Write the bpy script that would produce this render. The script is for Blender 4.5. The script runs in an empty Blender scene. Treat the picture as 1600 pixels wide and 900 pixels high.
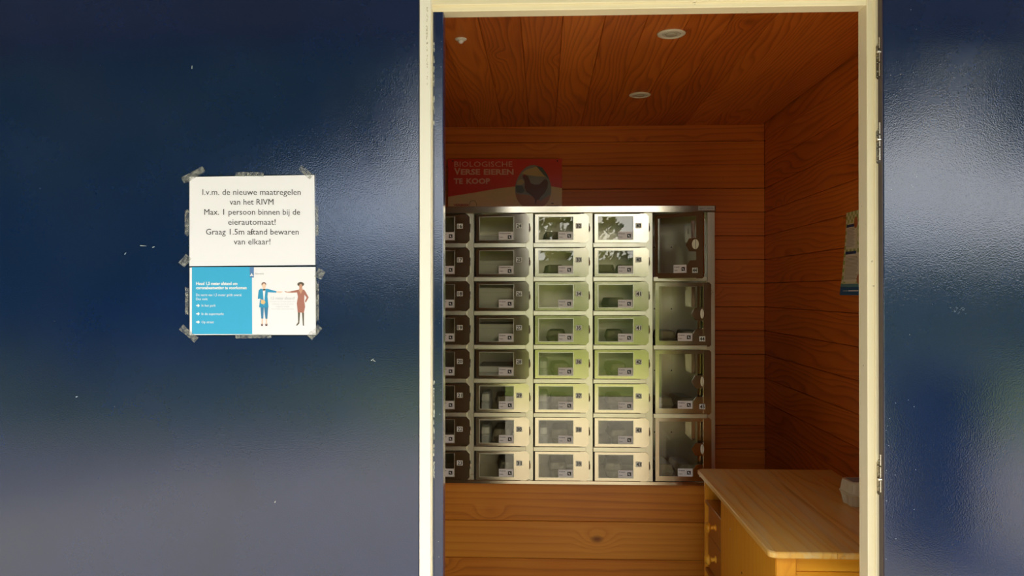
import bpy, math, random
from mathutils import Vector, Matrix, Euler, noise as mnoise
from mathutils.geometry import tessellate_polygon
random.seed(7)
C = bpy.context.scene.collection
R = math.radians
# ------------------------------------------------------------------ camera, sky, sun, exposure
F = 1200.0; EYE = 1.45; YAW = math.atan(49/F); PITCH = math.atan(6/F)
cam_d = bpy.data.cameras.new('camera'); cam = bpy.data.objects.new('camera', cam_d); C.objects.link(cam)
cam_d.sensor_width = 36; cam_d.lens = F*36/1600; cam_d.clip_start = .05; cam_d.clip_end = 300
cam.location = (0, 0, EYE); cam.rotation_euler = (R(90)+PITCH, 0, YAW)
bpy.context.scene.camera = cam
vs = bpy.context.scene.view_settings
vs.view_transform = 'Standard'; vs.look = 'None'; vs.gamma = 1; vs.use_curve_mapping = False
vs.exposure = -0.22
CM = Euler((R(90)+PITCH, 0, YAW)).to_matrix()

def at(px, py, Y):                      # the point of the plane y = Y that the photograph shows at a pixel
    d = CM @ Vector(((px-800)/F, (450-py)/F, -1))
    t = Y/d.y
    return Vector((d.x*t, Y, EYE+d.z*t))

world = bpy.data.worlds.new('sky'); bpy.context.scene.world = world; world.use_nodes = True
wt = world.node_tree; wt.nodes.clear()
wo = wt.nodes.new('ShaderNodeOutputWorld'); wb = wt.nodes.new('ShaderNodeBackground')
tc = wt.nodes.new('ShaderNodeTexCoord'); wn = wt.nodes.new('ShaderNodeTexNoise'); wr = wt.nodes.new('ShaderNodeValToRGB')
wn.inputs['Scale'].default_value = 2.2; wn.inputs['Detail'].default_value = 5
wr.color_ramp.elements[0].position = .36; wr.color_ramp.elements[0].color = (.62, .74, .92, 1)
wr.color_ramp.elements[1].position = .56; wr.color_ramp.elements[1].color = (1, .985, .93, 1)
wt.links.new(tc.outputs['Generated'], wn.inputs['Vector']); wt.links.new(wn.outputs[0], wr.inputs[0])
wt.links.new(wr.outputs[0], wb.inputs[0]); wt.links.new(wb.outputs[0], wo.inputs[0])
wb.inputs[1].default_value = 5.0
sun_d = bpy.data.lights.new('sun', 'SUN'); sun_d.energy = 9.0; sun_d.angle = R(3); sun_d.color = (1, .95, .85)
sun = bpy.data.objects.new('sun', sun_d); C.objects.link(sun)
sun.location = (-4, -8, 14)
sun.rotation_euler = Vector((.32, .53, -1.0)).to_track_quat('-Z', 'Y').to_euler()

# ------------------------------------------------------------------ materials
def newmat(name):
    m = bpy.data.materials.new(name); m.use_nodes = True
    nt = m.node_tree; b = nt.nodes['Principled BSDF']
    return m, nt, b
def N(nt, t, **kw):
    n = nt.nodes.new('ShaderNode'+t)
    for k, v in kw.items():
        if k in n.inputs: n.inputs[k].default_value = v
        else: setattr(n, k, v)
    return n
def plain(name, col, rough=.5, metal=0, bump=0, bscale=60, var=.0, spec=.5):
    m, nt, b = newmat(name)
    b.inputs['Base Color'].default_value = (*col, 1); b.inputs['Roughness'].default_value = rough
    b.inputs['Metallic'].default_value = metal; b.inputs['Specular IOR Level'].default_value = spec
    co = N(nt, 'TexCoord')
    if var:
        n = N(nt, 'TexNoise', Scale=9.0, Detail=4.0); nt.links.new(co.outputs['Object'], n.inputs['Vector'])
        r = N(nt, 'ValToRGB'); e = r.color_ramp.elements
        e[0].position = .3; e[0].color = (*[c*(1-var) for c in col], 1); e[1].position = .7; e[1].color = (*[min(1, c*(1+var)) for c in col], 1)
        nt.links.new(n.outputs[0], r.inputs[0]); nt.links.new(r.outputs[0], b.inputs['Base Color'])
    if bump:
        n2 = N(nt, 'TexNoise', Scale=bscale, Detail=3.0); nt.links.new(co.outputs['Object'], n2.inputs['Vector'])
        bp = N(nt, 'Bump', Strength=bump, Distance=.002); nt.links.new(n2.outputs[0], bp.inputs['Height'])
        nt.links.new(bp.outputs[0], b.inputs['Normal'])
    return m

def wood(name, light, mid, dark, rough=.4, ring=26.0, knots=.5, amp=5.0, bump=.25, spec=.4, fibre=.35, wear=0, con=1.0, lx=1.5):
    """grain runs along the local X axis; every board gets its own offset"""
    m, nt, b = newmat(name); L = nt.links.new
    co = N(nt, 'TexCoord'); oi = N(nt, 'ObjectInfo')
    off = N(nt, 'VectorMath', operation='SCALE'); cv = N(nt, 'CombineXYZ')
    for i, k in enumerate((37.0, 53.0, 71.0)):
        mm = N(nt, 'Math', operation='MULTIPLY'); L(oi.outputs['Random'], mm.inputs[0]); mm.inputs[1].default_value = k; L(mm.outputs[0], cv.inputs[i])
    p = N(nt, 'VectorMath', operation='ADD'); L(co.outputs['Object'], p.inputs[0]); L(cv.outputs[0], p.inputs[1])
    def scaled(sx, sy, sz):
        s = N(nt, 'VectorMath', operation='MULTIPLY'); s.inputs[1].default_value = (sx, sy, sz); L(p.outputs[0], s.inputs[0]); return s
    big = N(nt, 'TexNoise', Scale=1.0, Detail=1.5); L(scaled(lx, 6.5, 6.5).outputs[0], big.inputs['Vector'])
    # knots
    vo = N(nt, 'TexVoronoi', Scale=1.0); L(scaled(3.2, 5.5, 5.5).outputs[0], vo.inputs['Vector'])
    sep = N(nt, 'SeparateColor'); L(vo.outputs['Color'], sep.inputs[0])
    sel = N(nt, 'Math', operation='GREATER_THAN'); L(sep.outputs[0], sel.inputs[0]); sel.inputs[1].default_value = 1-knots
    kd = N(nt, 'MapRange'); L(vo.outputs['Distance'], kd.inputs[0]); kd.inputs[1].default_value = .0; kd.inputs[2].default_value = .42; kd.inputs[3].default_value = 1; kd.inputs[4].default_value = 0
    kd.interpolation_type = 'SMOOTHERSTEP'
    kk = N(nt, 'Math', operation='MULTIPLY'); L(kd.outputs[0], kk.inputs[0]); L(sel.outputs[0], kk.inputs[1])
    sx = N(nt, 'SeparateXYZ'); L(p.outputs[0], sx.inputs[0])
    a = N(nt, 'Math', operation='MULTIPLY'); L(sx.outputs[1], a.inputs[0]); a.inputs[1].default_value = ring
    b2 = N(nt, 'Math', operation='MULTIPLY_ADD'); L(big.outputs[0], b2.inputs[0]); b2.inputs[1].default_value = amp*2; L(a.outputs[0], b2.inputs[2])
    b3 = N(nt, 'Math', operation='MULTIPLY_ADD'); L(kk.outputs[0], b3.inputs[0]); b3.inputs[1].default_value = 2.2; L(b2.outputs[0], b3.inputs[2])
    fr = N(nt, 'Math', operation='FRACT'); L(b3.outputs[0], fr.inputs[0])
    rr = N(nt, 'ValToRGB'); e = rr.color_ramp.elements
    e[0].position = 0; e[0].color = (.25,)*3+(1,); e[1].position = 1; e[1].color = (.3,)*3+(1,)
    for pos, v in ((.12, .12), (.55, .35), (.86, .9)):
        q = e.new(pos); q.color = (v, v, v, 1)
    L(fr.outputs[0], rr.inputs[0])
    fi = N(nt, 'TexNoise', Scale=1.0, Detail=3.0); L(scaled(5, 170, 170).outputs[0], fi.inputs['Vector'])
    patch = N(nt, 'TexNoise', Scale=1.0, Detail=2.0); L(scaled(2.3, 3, 3).outputs[0], patch.inputs['Vector'])
    s1 = N(nt, 'Math', operation='MULTIPLY_ADD'); L(fi.outputs[0], s1.inputs[0]); s1.inputs[1].default_value = fibre; rc = N(nt, 'Math', operation='MULTIPLY'); L(rr.outputs[0], rc.inputs[0]); rc.inputs[1].default_value = con; ra = N(nt, 'Math', operation='ADD'); L(rc.outputs[0], ra.inputs[0]); ra.inputs[1].default_value = .42*(1-con); L(ra.outputs[0], s1.inputs[2])
    s2 = N(nt, 'Math', operation='MULTIPLY_ADD'); L(patch.outputs[0], s2.inputs[0]); s2.inputs[1].default_value = .55; L(s1.outputs[0], s2.inputs[2])
    s3 = N(nt, 'Math', operation='MULTIPLY_ADD'); L(oi.outputs['Random'], s3.inputs[0]); s3.inputs[1].default_value = .22; L(s2.outputs[0], s3.inputs[2])
    cr = N(nt, 'ValToRGB'); e = cr.color_ramp.elements
    e[0].position = .35; e[0].color = (*light, 1); e[1].position = 1.5/1.6; e[1].color = (*dark, 1)
    q = e.new(.66); q.color = (*mid, 1)
    dv = N(nt, 'Math', operation='MULTIPLY'); L(s3.outputs[0], dv.inputs[0]); dv.inputs[1].default_value = .62
    L(dv.outputs[0], cr.inputs[0])
    kc = N(nt, 'MapRange'); L(vo.outputs['Distance'], kc.inputs[0]); kc.inputs[1].default_value = .055; kc.inputs[2].default_value = .12; kc.inputs[3].default_value = 1; kc.inputs[4].default_value = 0
    kc2 = N(nt, 'Math', operation='MULTIPLY'); L(kc.outputs[0], kc2.inputs[0]); L(sel.outputs[0], kc2.inputs[1])
    kc3 = N(nt, 'Math', operation='MULTIPLY'); L(kc2.outputs[0], kc3.inputs[0]); kc3.inputs[1].default_value = .8
    mx = N(nt, 'Mix', data_type='RGBA'); L(kc3.outputs[0], mx.inputs['Factor']); L(cr.outputs[0], mx.inputs[6]); mx.inputs[7].default_value = (dark[0]*.4, dark[1]*.3, dark[2]*.3, 1)
    out = mx.outputs[2]
    if wear:
        wn_ = N(nt, 'TexNoise', Scale=1.0, Detail=6.0, Roughness=.7); L(scaled(2.2, 26, 26).outputs[0], wn_.inputs['Vector'])
        wm = N(nt, 'MapRange'); L(wn_.outputs[0], wm.inputs[0]); wm.inputs[1].default_value = .46; wm.inputs[2].default_value = .68; wm.inputs[3].default_value = 0; wm.inputs[4].default_value = wear
        mw = N(nt, 'Mix', data_type='RGBA'); L(wm.outputs[0], mw.inputs['Factor']); L(out, mw.inputs[6]); mw.inputs[7].default_value = (.86, .64, .32, 1)
        out = mw.outputs[2]
    L(out, b.inputs['Base Color'])
    b.inputs['Roughness'].default_value = rough; b.inputs['Specular IOR Level'].default_value = spec
    bp = N(nt, 'Bump', Strength=bump, Distance=.0015); L(s1.outputs[0], bp.inputs['Height']); L(bp.outputs[0], b.inputs['Normal'])
    return m

WALLW = wood('stained pine', (.82, .24, .028), (.64, .145, .013), (.30, .05, .005), .42, ring=34, amp=1.6, knots=.34, con=.35, lx=.7)
LEFTW = wood('dull brown boards', (.30, .17, .09), (.22, .12, .06), (.10, .05, .025), .5, ring=30, amp=2, knots=.1, con=.4)
SIDEW = wood('stained pine side', (.82, .24, .028), (.60, .135, .012), (.26, .042, .004), .42, ring=40, amp=5, knots=.30, con=.5, lx=1.1, bump=.35)
CEILW = wood('stained pine ceiling', (.80, .225, .026), (.54, .12, .010), (.24, .042, .005), .45, ring=48, amp=6, knots=.3, bump=.4, con=.5, lx=1.0)
PLINW = wood('stained pine plinth', (.82, .33, .035), (.66, .21, .016), (.36, .08, .007), .38, ring=30, amp=1.6, knots=.42, con=.35, lx=.7)
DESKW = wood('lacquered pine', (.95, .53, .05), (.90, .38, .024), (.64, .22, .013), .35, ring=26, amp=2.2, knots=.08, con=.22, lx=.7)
DTOPW = wood('worn pine top', (.97, .62, .17), (.90, .46, .085), (.50, .20, .03), .32, ring=22, amp=3, knots=.05, wear=.9, bump=.5, con=.5, lx=.7)
DRAWW = wood('recess-shaded pine drawer', (.60, .24, .04), (.46, .15, .02), (.26, .07, .01), .35, ring=30, amp=1.6, knots=.05, con=.4, lx=.7)  # pine with recess shade put into its colour: drawers, shelves, niche back

def metalmat(name, col, rough, aniso_bump=.06, smudge=.08):
    m, nt, b = newmat(name); L = nt.links.new
    co = N(nt, 'TexCoord'); mp = N(nt, 'Mapping'); mp.inputs['Scale'].default_value = (6, 6, 400)
    L(co.outputs['Object'], mp.inputs[0])
    n = N(nt, 'TexNoise', Scale=1.0, Detail=3.0); L(mp.outputs[0], n.inputs['Vector'])
    bp = N(nt, 'Bump', Strength=aniso_bump, Distance=.0006); L(n.outputs[0], bp.inputs['Height']); L(bp.outputs[0], b.inputs['Normal'])
    s = N(nt, 'TexNoise', Scale=14.0, Detail=5.0); L(co.outputs['Object'], s.inputs['Vector'])
    mr = N(nt, 'MapRange'); L(s.outputs[0], mr.inputs[0]); mr.inputs[1].default_value = .3; mr.inputs[2].default_value = .7
    mr.inputs[3].default_value = rough-smudge; mr.inputs[4].default_value = rough+smudge; L(mr.outputs[0], b.inputs['Roughness'])
    b.inputs['Base Color'].default_value = (*col, 1); b.inputs['Metallic'].default_value = 1
    return m
STEEL = metalmat('brushed steel', (.58, .51, .38), .16, .015, .025)
STEELR = metalmat('satin steel rail', (.70, .64, .50), .30, .02, .03)
STEELD = metalmat('steel sheet inside', (.60, .56, .47), .34, .02, .04)
CHROME = metalmat('bright hinge steel', (.78, .76, .70), .22)
BLACKG = plain('dark gap', (.012, .010, .009), .8)

def bluemat():
    m, nt, b = newmat('blue gloss paint'); L = nt.links.new
    co = N(nt, 'TexCoord')
    b.inputs['Base Color'].default_value = (.006, .028, .125, 1)
    n0 = N(nt, 'TexNoise', Scale=3.0, Detail=6.0, Roughness=.7); L(co.outputs['Object'], n0.inputs['Vector'])
    r = N(nt, 'ValToRGB'); e = r.color_ramp.elements
    e[0].position = .35; e[0].color = (.0028, .014, .056, 1); e[1].position = .75; e[1].color = (.004, .018, .078, 1)
    L(n0.outputs[0], r.inputs[0])
    # sparse pale specks and scuffs
    n3 = N(nt, 'TexNoise', Scale=55.0, Detail=2.0); L(co.outputs['Object'], n3.inputs['Vector'])
    sp = N(nt, 'MapRange'); L(n3.outputs[0], sp.inputs[0]); sp.inputs[1].default_value = .80; sp.inputs[2].default_value = .84
    sp.inputs[3].default_value = 0; sp.inputs[4].default_value = .35
    mx = N(nt, 'Mix', data_type='RGBA'); L(sp.outputs[0], mx.inputs['Factor']); L(r.outputs[0], mx.inputs[6]); mx.inputs[7].default_value = (.25, .28, .33, 1)
    L(mx.outputs[2], b.inputs['Base Color'])
    # orange peel of a roller
    n1 = N(nt, 'TexNoise', Scale=330.0, Detail=2.0); L(co.outputs['Object'], n1.inputs['Vector'])
    n2 = N(nt, 'TexNoise', Scale=9.0, Detail=3.0); L(co.outputs['Object'], n2.inputs['Vector'])
    mp = N(nt, 'Mapping'); mp.inputs['Scale'].default_value = (1.2, 1, .35); L(co.outputs['Object'], mp.inputs[0])
    n4 = N(nt, 'TexNoise', Scale=5.0, Detail=4.0); L(mp.outputs[0], n4.inputs['Vector'])
    rg = N(nt, 'MapRange'); L(n4.outputs[0], rg.inputs[0]); rg.inputs[1].default_value = .35; rg.inputs[2].default_value = .65
    rg.inputs[3].default_value = .08; rg.inputs[4].default_value = .13; L(rg.outputs[0], b.inputs['Roughness'])
    b.inputs['Specular IOR Level'].default_value = .95
    b1 = N(nt, 'Bump', Strength=.26, Distance=.0006); L(n1.outputs[0], b1.inputs['Height'])
    b2 = N(nt, 'Bump', Strength=.05, Distance=.004); L(n2.outputs[0], b2.inputs['Height']); L(b1.outputs[0], b2.inputs['Normal'])
    L(b2.outputs[0], b.inputs['Normal'])
    return m
BLUE = bluemat()
def creammat():
    m, nt, b = newmat('cream gloss paint'); L = nt.links.new
    co = N(nt, 'TexCoord')
    n3 = N(nt, 'TexNoise', Scale=70.0, Detail=2.0); L(co.outputs['Object'], n3.inputs['Vector'])
    sp = N(nt, 'MapRange'); L(n3.outputs[0], sp.inputs[0]); sp.inputs[1].default_value = .75; sp.inputs[2].default_value = .78
    mx = N(nt, 'Mix', data_type='RGBA'); L(sp.outputs[0], mx.inputs['Factor']); mx.inputs[6].default_value = (.86, .76, .53, 1); mx.inputs[7].default_value = (.40, .34, .22, 1)
    L(mx.outputs[2], b.inputs['Base Color']); b.inputs['Roughness'].default_value = .32
    mp = N(nt, 'Mapping'); mp.inputs['Scale'].default_value = (120, 120, 4); L(co.outputs['Object'], mp.inputs[0])
    n1 = N(nt, 'TexNoise', Scale=1.0, Detail=2.0); L(mp.outputs[0], n1.inputs['Vector'])
    b1 = N(nt, 'Bump', Strength=.08, Distance=.001); L(n1.outputs[0], b1.inputs['Height']); L(b1.outputs[0], b.inputs['Normal'])
    return m
CREAM = creammat()
WHITEP = plain('white paint', (.90, .86, .76), .35, bump=.05)
CHIP = plain('bare chipped paint', (.75, .76, .66), .7)
CHIPD = plain('old grey primer', (.50, .44, .30), .8)
SOFFIT = plain('dark brown soffit', (.055, .032, .022), .7, var=.3)
ROOM = plain('wall backing', (.05, .018, .005), .8)
def glassmat(name, ior=1.55, tint=(.97, .98, .96), rough=.0):
    m, nt, b = newmat(name); nt.nodes.remove(b); L = nt.links.new
    o = [n for n in nt.nodes if n.type == 'OUTPUT_MATERIAL'][0]
    f = N(nt, 'Fresnel', IOR=ior); t = N(nt, 'BsdfTransparent'); g = N(nt, 'BsdfGlossy')
    t.inputs[0].default_value = (*tint, 1); g.inputs['Roughness'].default_value = rough
    mx = N(nt, 'MixShader'); L(f.outputs[0], mx.inputs[0]); L(t.outputs[0], mx.inputs[1]); L(g.outputs[0], mx.inputs[2])
    L(mx.outputs[0], o.inputs[0]); return m
GLASS = glassmat('clear window plastic', 1.65, (.96, .94, .87), .01)
FILM = glassmat('clear laminate film', 1.5, (.80, .82, .84), .08)
def tapemat():
    m, nt, b = newmat('clear tape'); L = nt.links.new; nt.nodes.remove(b)
    o = [n for n in nt.nodes if n.type == 'OUTPUT_MATERIAL'][0]
    d = N(nt, 'BsdfPrincipled'); d.inputs['Base Color'].default_value = (.50, .50, .45, 1); d.inputs['Roughness'].default_value = .15
    t = N(nt, 'BsdfTransparent'); co = N(nt, 'TexCoord'); n = N(nt, 'TexNoise', Scale=120.0, Detail=4.0)
    L(co.outputs['Object'], n.inputs['Vector']); mr = N(nt, 'MapRange'); L(n.outputs[0], mr.inputs[0]); mr.inputs[1].default_value = .4; mr.inputs[2].default_value = .7; mr.inputs[3].default_value = .06; mr.inputs[4].default_value = .42
    bp = N(nt, 'Bump', Strength=.6, Distance=.002); L(n.outputs[0], bp.inputs['Height']); L(bp.outputs[0], d.inputs['Normal'])
    mx = N(nt, 'MixShader'); L(mr.outputs[0], mx.inputs[0]); L(t.outputs[0], mx.inputs[1]); L(d.outputs[0], mx.inputs[2]); L(mx.outputs[0], o.inputs[0]); return m
TAPE = tapemat()
_pc = {}
def ink(col, rough=.35):
    k = (*col, rough)
    if k not in _pc: _pc[k] = plain('print %d' % len(_pc), col, rough)
    return _pc[k]
PULP = plain('grey egg carton pulp', (.47, .42, .30), .9, bump=.5, bscale=220, var=.15)
PULPL = plain('pale egg carton pulp', (.92, .88, .70), .9, bump=.5, bscale=220, var=.08)
WCARD = plain('white card', (.93, .93, .92), .5, var=.04)
GCARD = plain('pale grey card', (.72, .74, .66), .5, var=.06)

# ------------------------------------------------------------------ mesh helpers
class MB:
    def __init__(s): s.v = []; s.f = []; s.m = []; s.mats = []
    def mi(s, mat):
        if mat not in s.mats: s.mats.append(mat)
        return s.mats.index(mat)
    def raw(s, vs_, fs, mat):
        o = len(s.v); s.v += [tuple(v) for v in vs_]; k = s.mi(mat)
        for f in fs: s.f.append([o+i for i in f]); s.m.append(k)
    def box(s, x0, x1, y0, y1, z0, z1, mat, b=0):
        if b <= 0:
            vs_ = [(x, y, z) for x in (x0, x1) for y in (y0, y1) for z in (z0, z1)]
            s.raw(vs_, [(0, 1, 3, 2), (4, 6, 7, 5), (0, 4, 5, 1), (2, 3, 7, 6), (0, 2, 6, 4), (1, 5, 7, 3)], mat); return
        import bmesh
        bm = bmesh.new(); bmesh.ops.create_cube(bm, size=1)
        for v in bm.verts: v.co = Vector(((x0+x1)/2+v.co.x*(x1-x0), (y0+y1)/2+v.co.y*(y1-y0), (z0+z1)/2+v.co.z*(z1-z0)))
        bmesh.ops.bevel(bm, geom=bm.edges[:], offset=b, segments=1, affect='EDGES')
        bm.verts.index_update()
        s.raw([v.co for v in bm.verts], [[v.index for v in f.verts] for f in bm.faces], mat); bm.free()
    def prism(s, loops, y0, y1, mat, fn=None):
        """loops in (x,z): outer then holes, extruded from y0 (front) to y1"""
        fn = fn or (lambda x, y, z: (x, y, z))
        tris = tessellate_polygon([[Vector((p[0], p[1], 0)) for p in l] for l in loops])
        pts = [p for l in loops for p in l]; n = len(pts)
        vs_ = [fn(x, y0, z) for x, z in pts]+[fn(x, y1, z) for x, z in pts]
        fs = []
        for t in tris:
            a, b_, c = [pts[i] for i in t]
            cr = (b_[0]-a[0])*(c[1]-a[1])-(b_[1]-a[1])*(c[0]-a[0])
            t = tuple(t) if cr > 0 else tuple(reversed(t))
            fs.append(t); fs.append(tuple(n+i for i in reversed(t)))
        o = 0
        for li, l in enumerate(loops):
            k = len(l)
            area = sum(l[i][0]*l[(i+1) % k][1]-l[(i+1) % k][0]*l[i][1] for i in range(k))
            for i in range(k):
                j = (i+1) % k; q = (o+i, n+o+i, n+o+j, o+j)
                if (area > 0) == (li == 0): q = q[::-1]
                fs.append(q)
            o += k
        s.raw(vs_, fs, mat)
    def flat(s, loop, y, mat, fn=None):
        fn = fn or (lambda x, y, z: (x, y, z))
        tris = tessellate_polygon([[Vector((p[0], p[1], 0)) for p in loop]])
        fs = []
        for t in tris:
            a, b_, c = [loop[i] for i in t]
            cr = (b_[0]-a[0])*(c[1]-a[1])-(b_[1]-a[1])*(c[0]-a[0])
            fs.append(tuple(t) if cr > 0 else tuple(reversed(t)))
        s.raw([fn(x, y, z) for x, z in loop], fs, mat)
    def lathe(s, prof, mat, M=None, n=20):
        """prof: (radius, height) along local z"""
        M = M or Matrix(); vs_ = []; fs = []
        for r_, h in prof:
            for i in range(n):
                a = 2*math.pi*i/n; vs_.append(M @ Vector((r_*math.cos(a), r_*math.sin(a), h)))
        for j in range(len(prof)-1):
            for i in range(n):
                k = (i+1) % n; fs.append((j*n+i, j*n+k, (j+1)*n+k, (j+1)*n+i))
        fs.append(tuple(reversed(range(n)))); fs.append(tuple((len(prof)-1)*n+i for i in range(n)))
        s.raw(vs_, fs, mat)
    def build(s, name, parent=None, loc=None, smooth=False, **props):
        me = bpy.data.meshes.new(name); me.from_pydata(s.v, [], s.f)
        for m in s.mats: me.materials.append(m)
        for p, k in zip(me.polygons, s.m): p.material_index = k; p.use_smooth = smooth
        me.update()
        return place(name, me, parent, loc, **props)
def place(name, me, parent=None, loc=None, rot=None, **props):
    o = bpy.data.objects.new(name, me); C.objects.link(o)
    if parent: o.parent = parent
    if loc: o.location = loc
    if rot: o.rotation_euler = rot
    for k, v in props.items(): o[k] = v
    return o
def empty(name, loc=(0, 0, 0), parent=None, rot=None, **props):
    o = place(name, None, parent, loc, rot, **props); o.empty_display_size = .1; return o
def struct(o): o['kind'] = 'structure'; return o
def ell(cx, cz, rx, rz, n=20, a0=0): return [(cx+rx*math.cos(2*math.pi*i/n+a0), cz+rz*math.sin(2*math.pi*i/n+a0)) for i in range(n)]
def rect(x0, x1, z0, z1): return [(x0, z0), (x1, z0), (x1, z1), (x0, z1)]

_tc = {}
def textmesh(body, bold=0):
    k = (body, bold)
    if k in _tc: return _tc[k]
    cu = bpy.data.curves.new('lettering', 'FONT'); cu.body = body; cu.size = 1; cu.resolution_u = 2; cu.offset = bold
    ob = bpy.data.objects.new('lettering', cu); C.objects.link(ob)
    dg = bpy.context.evaluated_depsgraph_get(); me = bpy.data.meshes.new_from_object(ob.evaluated_get(dg))
    vs_ = [v.co.copy() for v in me.vertices]; fs = [list(p.vertices) for p in me.polygons]
    x0 = min(v.x for v in vs_); x1 = max(v.x for v in vs_)
    bpy.data.objects.remove(ob); bpy.data.curves.remove(cu); bpy.data.meshes.remove(me)
    _tc[k] = (vs_, fs, x0, x1); return _tc[k]
def text(mb, body, x0, x1, base, cap, mat, fn, bold=0, y=0):
    """x0..x1 extent, base line, cap height in the caller's flat frame (z up); fn maps to 3d"""
    vs_, fs, a, b = textmesh(body, bold)
    sx = (x1-x0)/(b-a); sz = cap/.69
    mb.raw([fn(x0+(v.x-a)*sx, y, base+v.y*sz) for v in vs_], fs, mat)

# ------------------------------------------------------------------ setting: the hut
DY = 1.77                                # outer face of the doors
RX = 1.118; LX = -.86; BY = 3.93; CZ = 2.295
EH = at(849, 100, 1).x
def board_mesh(name, L, W, T, mat, v=.002):
    mb = MB(); mb.box(0, L, -W/2, W/2, 0, T, mat, b=v); o = mb.build(name); me = o.data; bpy.data.objects.remove(o); return me
def boards(parent, L, W, T, n, org, along, across, out, mat, last=None):
    """n boards; board origin org + across*(i+.5)*W; local X=along, Y=across, Z=out"""
    me = board_mesh('board', L, W-(.0010 if mat is CEILW else .0018), T, mat)
    M = Matrix((along, across, out)).transposed()
    for i in range(n):
        o = place('board', me, parent)
        o.matrix_basis = Matrix.Translation(Vector(org)+Vector(across)*(i+.5)*W) @ M.to_4x4()
# back wall
W = .120
z_line = at(1150, 220.4, BY).z
n_up = 1
zb = z_line-19*W
wb_ = MB(); wb_.box(LX-.05, RX+.05, BY+.018, BY+.06, -.05, CZ+.05, ROOM); wback = struct(wb_.build('wall_back'))
boards(wback, RX-LX, W, .018, 20, (RX, BY+.018, zb), (-1, 0, 0), (0, 0, 1), (0, -1, 0), WALLW)
wr_ = MB(); wr_.box(RX+.018, RX+.06, 1.90, BY+.06, -.05, CZ+.05, ROOM); wright = struct(wr_.build('wall_right'))
me_ = None
def boards_mirror(parent, L, W, T, n, org, along, across, out, mat, name='board'):
    me = board_mesh(name, L, W-(.0010 if mat is CEILW else .0018), T, mat)
    a, c, o_ = Vector(along), Vector(across), Vector(out)
    if a.cross(c).dot(o_) < 0:             # keep the frame right handed
        org = Vector(org)+a*L; a = -a
    M = Matrix((a, c, o_)).transposed().to_4x4()
    for i in range(n):
        o = place(name, me, parent); o.matrix_basis = Matrix.Translation(Vector(org)+c*(i+.5)*W) @ M
boards_mirror(wright, BY-1.90, W, .018, 20, (RX+.018, 1.90, zb), (0, 1, 0), (0, 0, 1), (-1, 0, 0), SIDEW)
wl_ = MB(); wl_.box(LX-.06, LX-.018, 1.90, BY+.06, -.05, CZ+.05, ROOM); wleft = struct(wl_.build('wall_left'))
boards_mirror(wleft, BY-1.90, W, .018, 20, (LX-.018, 1.90, zb), (0, 1, 0), (0, 0, 1), (1, 0, 0), LEFTW)
ce_ = MB(); ce_.box(LX-.06, RX+.06, 1.90, BY+.06, CZ+.018, CZ+.05, ROOM); ceil = struct(ce_.build('ceiling'))
CW = .131
boards_mirror(ceil, BY-1.90, CW, .018, 15, (RX-15*CW-.01, 1.90, CZ+.018), (0, 1, 0), (1, 0, 0), (0, 0, -1), CEILW)
fl = MB(); fl.box(LX-.06, RX+.06, 1.84, BY+.06, -.06, 0, plain('hut floor', (.42, .34, .24), .6, var=.15)); struct(fl.build('floor'))
LINING = plain('grey wall lining', (.34, .31, .24), .6, var=.1)
# front wall above and beside the opening
fw = MB(); fw.box(-2.6, -.27, 1.842, 1.90, 0, 2.46, LINING); fw.box(.80, 2.8, 1.842, 1.90, 0, 2.46, LINING); fw.box(-.27, .80, 1.842, 1.90, 2.16, 2.46, LINING)
fw.box(-.27, .80, 1.842, 1.90, -.05, .02, LINING)
struct(fw.build('wall_front'))
# roof overhang over the doors
sf = MB(); sf.box(-4, 4.5, .50, 4.2, 2.46, 2.58, SOFFIT); sf.box(-4, 4.5, .46, .50, 2.42, 2.60, SOFFIT); struct(sf.build('trim_1'))

# ---- frame (cream): head and right jamb, rebated
xr = at(1354, 456, 1.80).x; xo = at(1379, 456, 1.79).x
zh = at(1000, 14, 1.80).z
fr = MB()
xl = at(673, 456, 1.80).x
fr.box(xr, xo+.03, 1.795, 1.84, 0, 2.3, CREAM, b=.002)
fr.box(at(1367.5, 456, 1.79).x, xo+.03, 1.788, 1.80, 0, 2.3, CREAM, b=.0015)
fr.box(xr-.0, xr+.004, 1.84, 1.843, 0, 2.2, CREAM)
struct(fr.build('door_frame_jamb')).name = 'trim_2'
hd = MB()
hd.box(xl-.03, xr+.001, 1.797, 1.84, zh, 2.3, CREAM, b=.002)
hd.box(xl-.03, xr+.0, 1.790, 1.80, zh+.012, 2.3, CREAM, b=.002)
struct(hd.build('trim_3'))
# ---- left leaf (closed), with white cover strip and blue rebate
L0 = at(655, 456, DY).x
lf = MB(); lf.box(-1.36, L0, DY, DY+.04, .02, 2.3, BLUE, b=.0015)
door1 = struct(lf.build('door_1'))
a = at(655.5, 456, DY-.002).x; b = at(672.5, 456, DY-.002).x
ws = MB(); ws.box(a, b, DY-.003, DY+.035, .02, 2.3, WHITEP, b=.0015); cov = ws.build('cover_strip', door1, label='white cover strip')
a2 = at(677.3, 456, 1.80).x; b2 = at(692.5, 456, 1.80).x
wr2 = MB(); wr2.box(b, a2-.001, DY+.012, DY+.05, .02, zh, CREAM); wr2.build('edge_bead', door1)
rb = MB(); rb.box(a2-.004, b2, DY+.03, DY+.07, .02, at(685, 12.5, 1.80).z, BLUE, b=.002)
rb_o = rb.build('rebate_strip', door1, label='worn blue rebate strip with chipped edge')
ch = MB(); rnd = random.Random(3)
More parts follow.
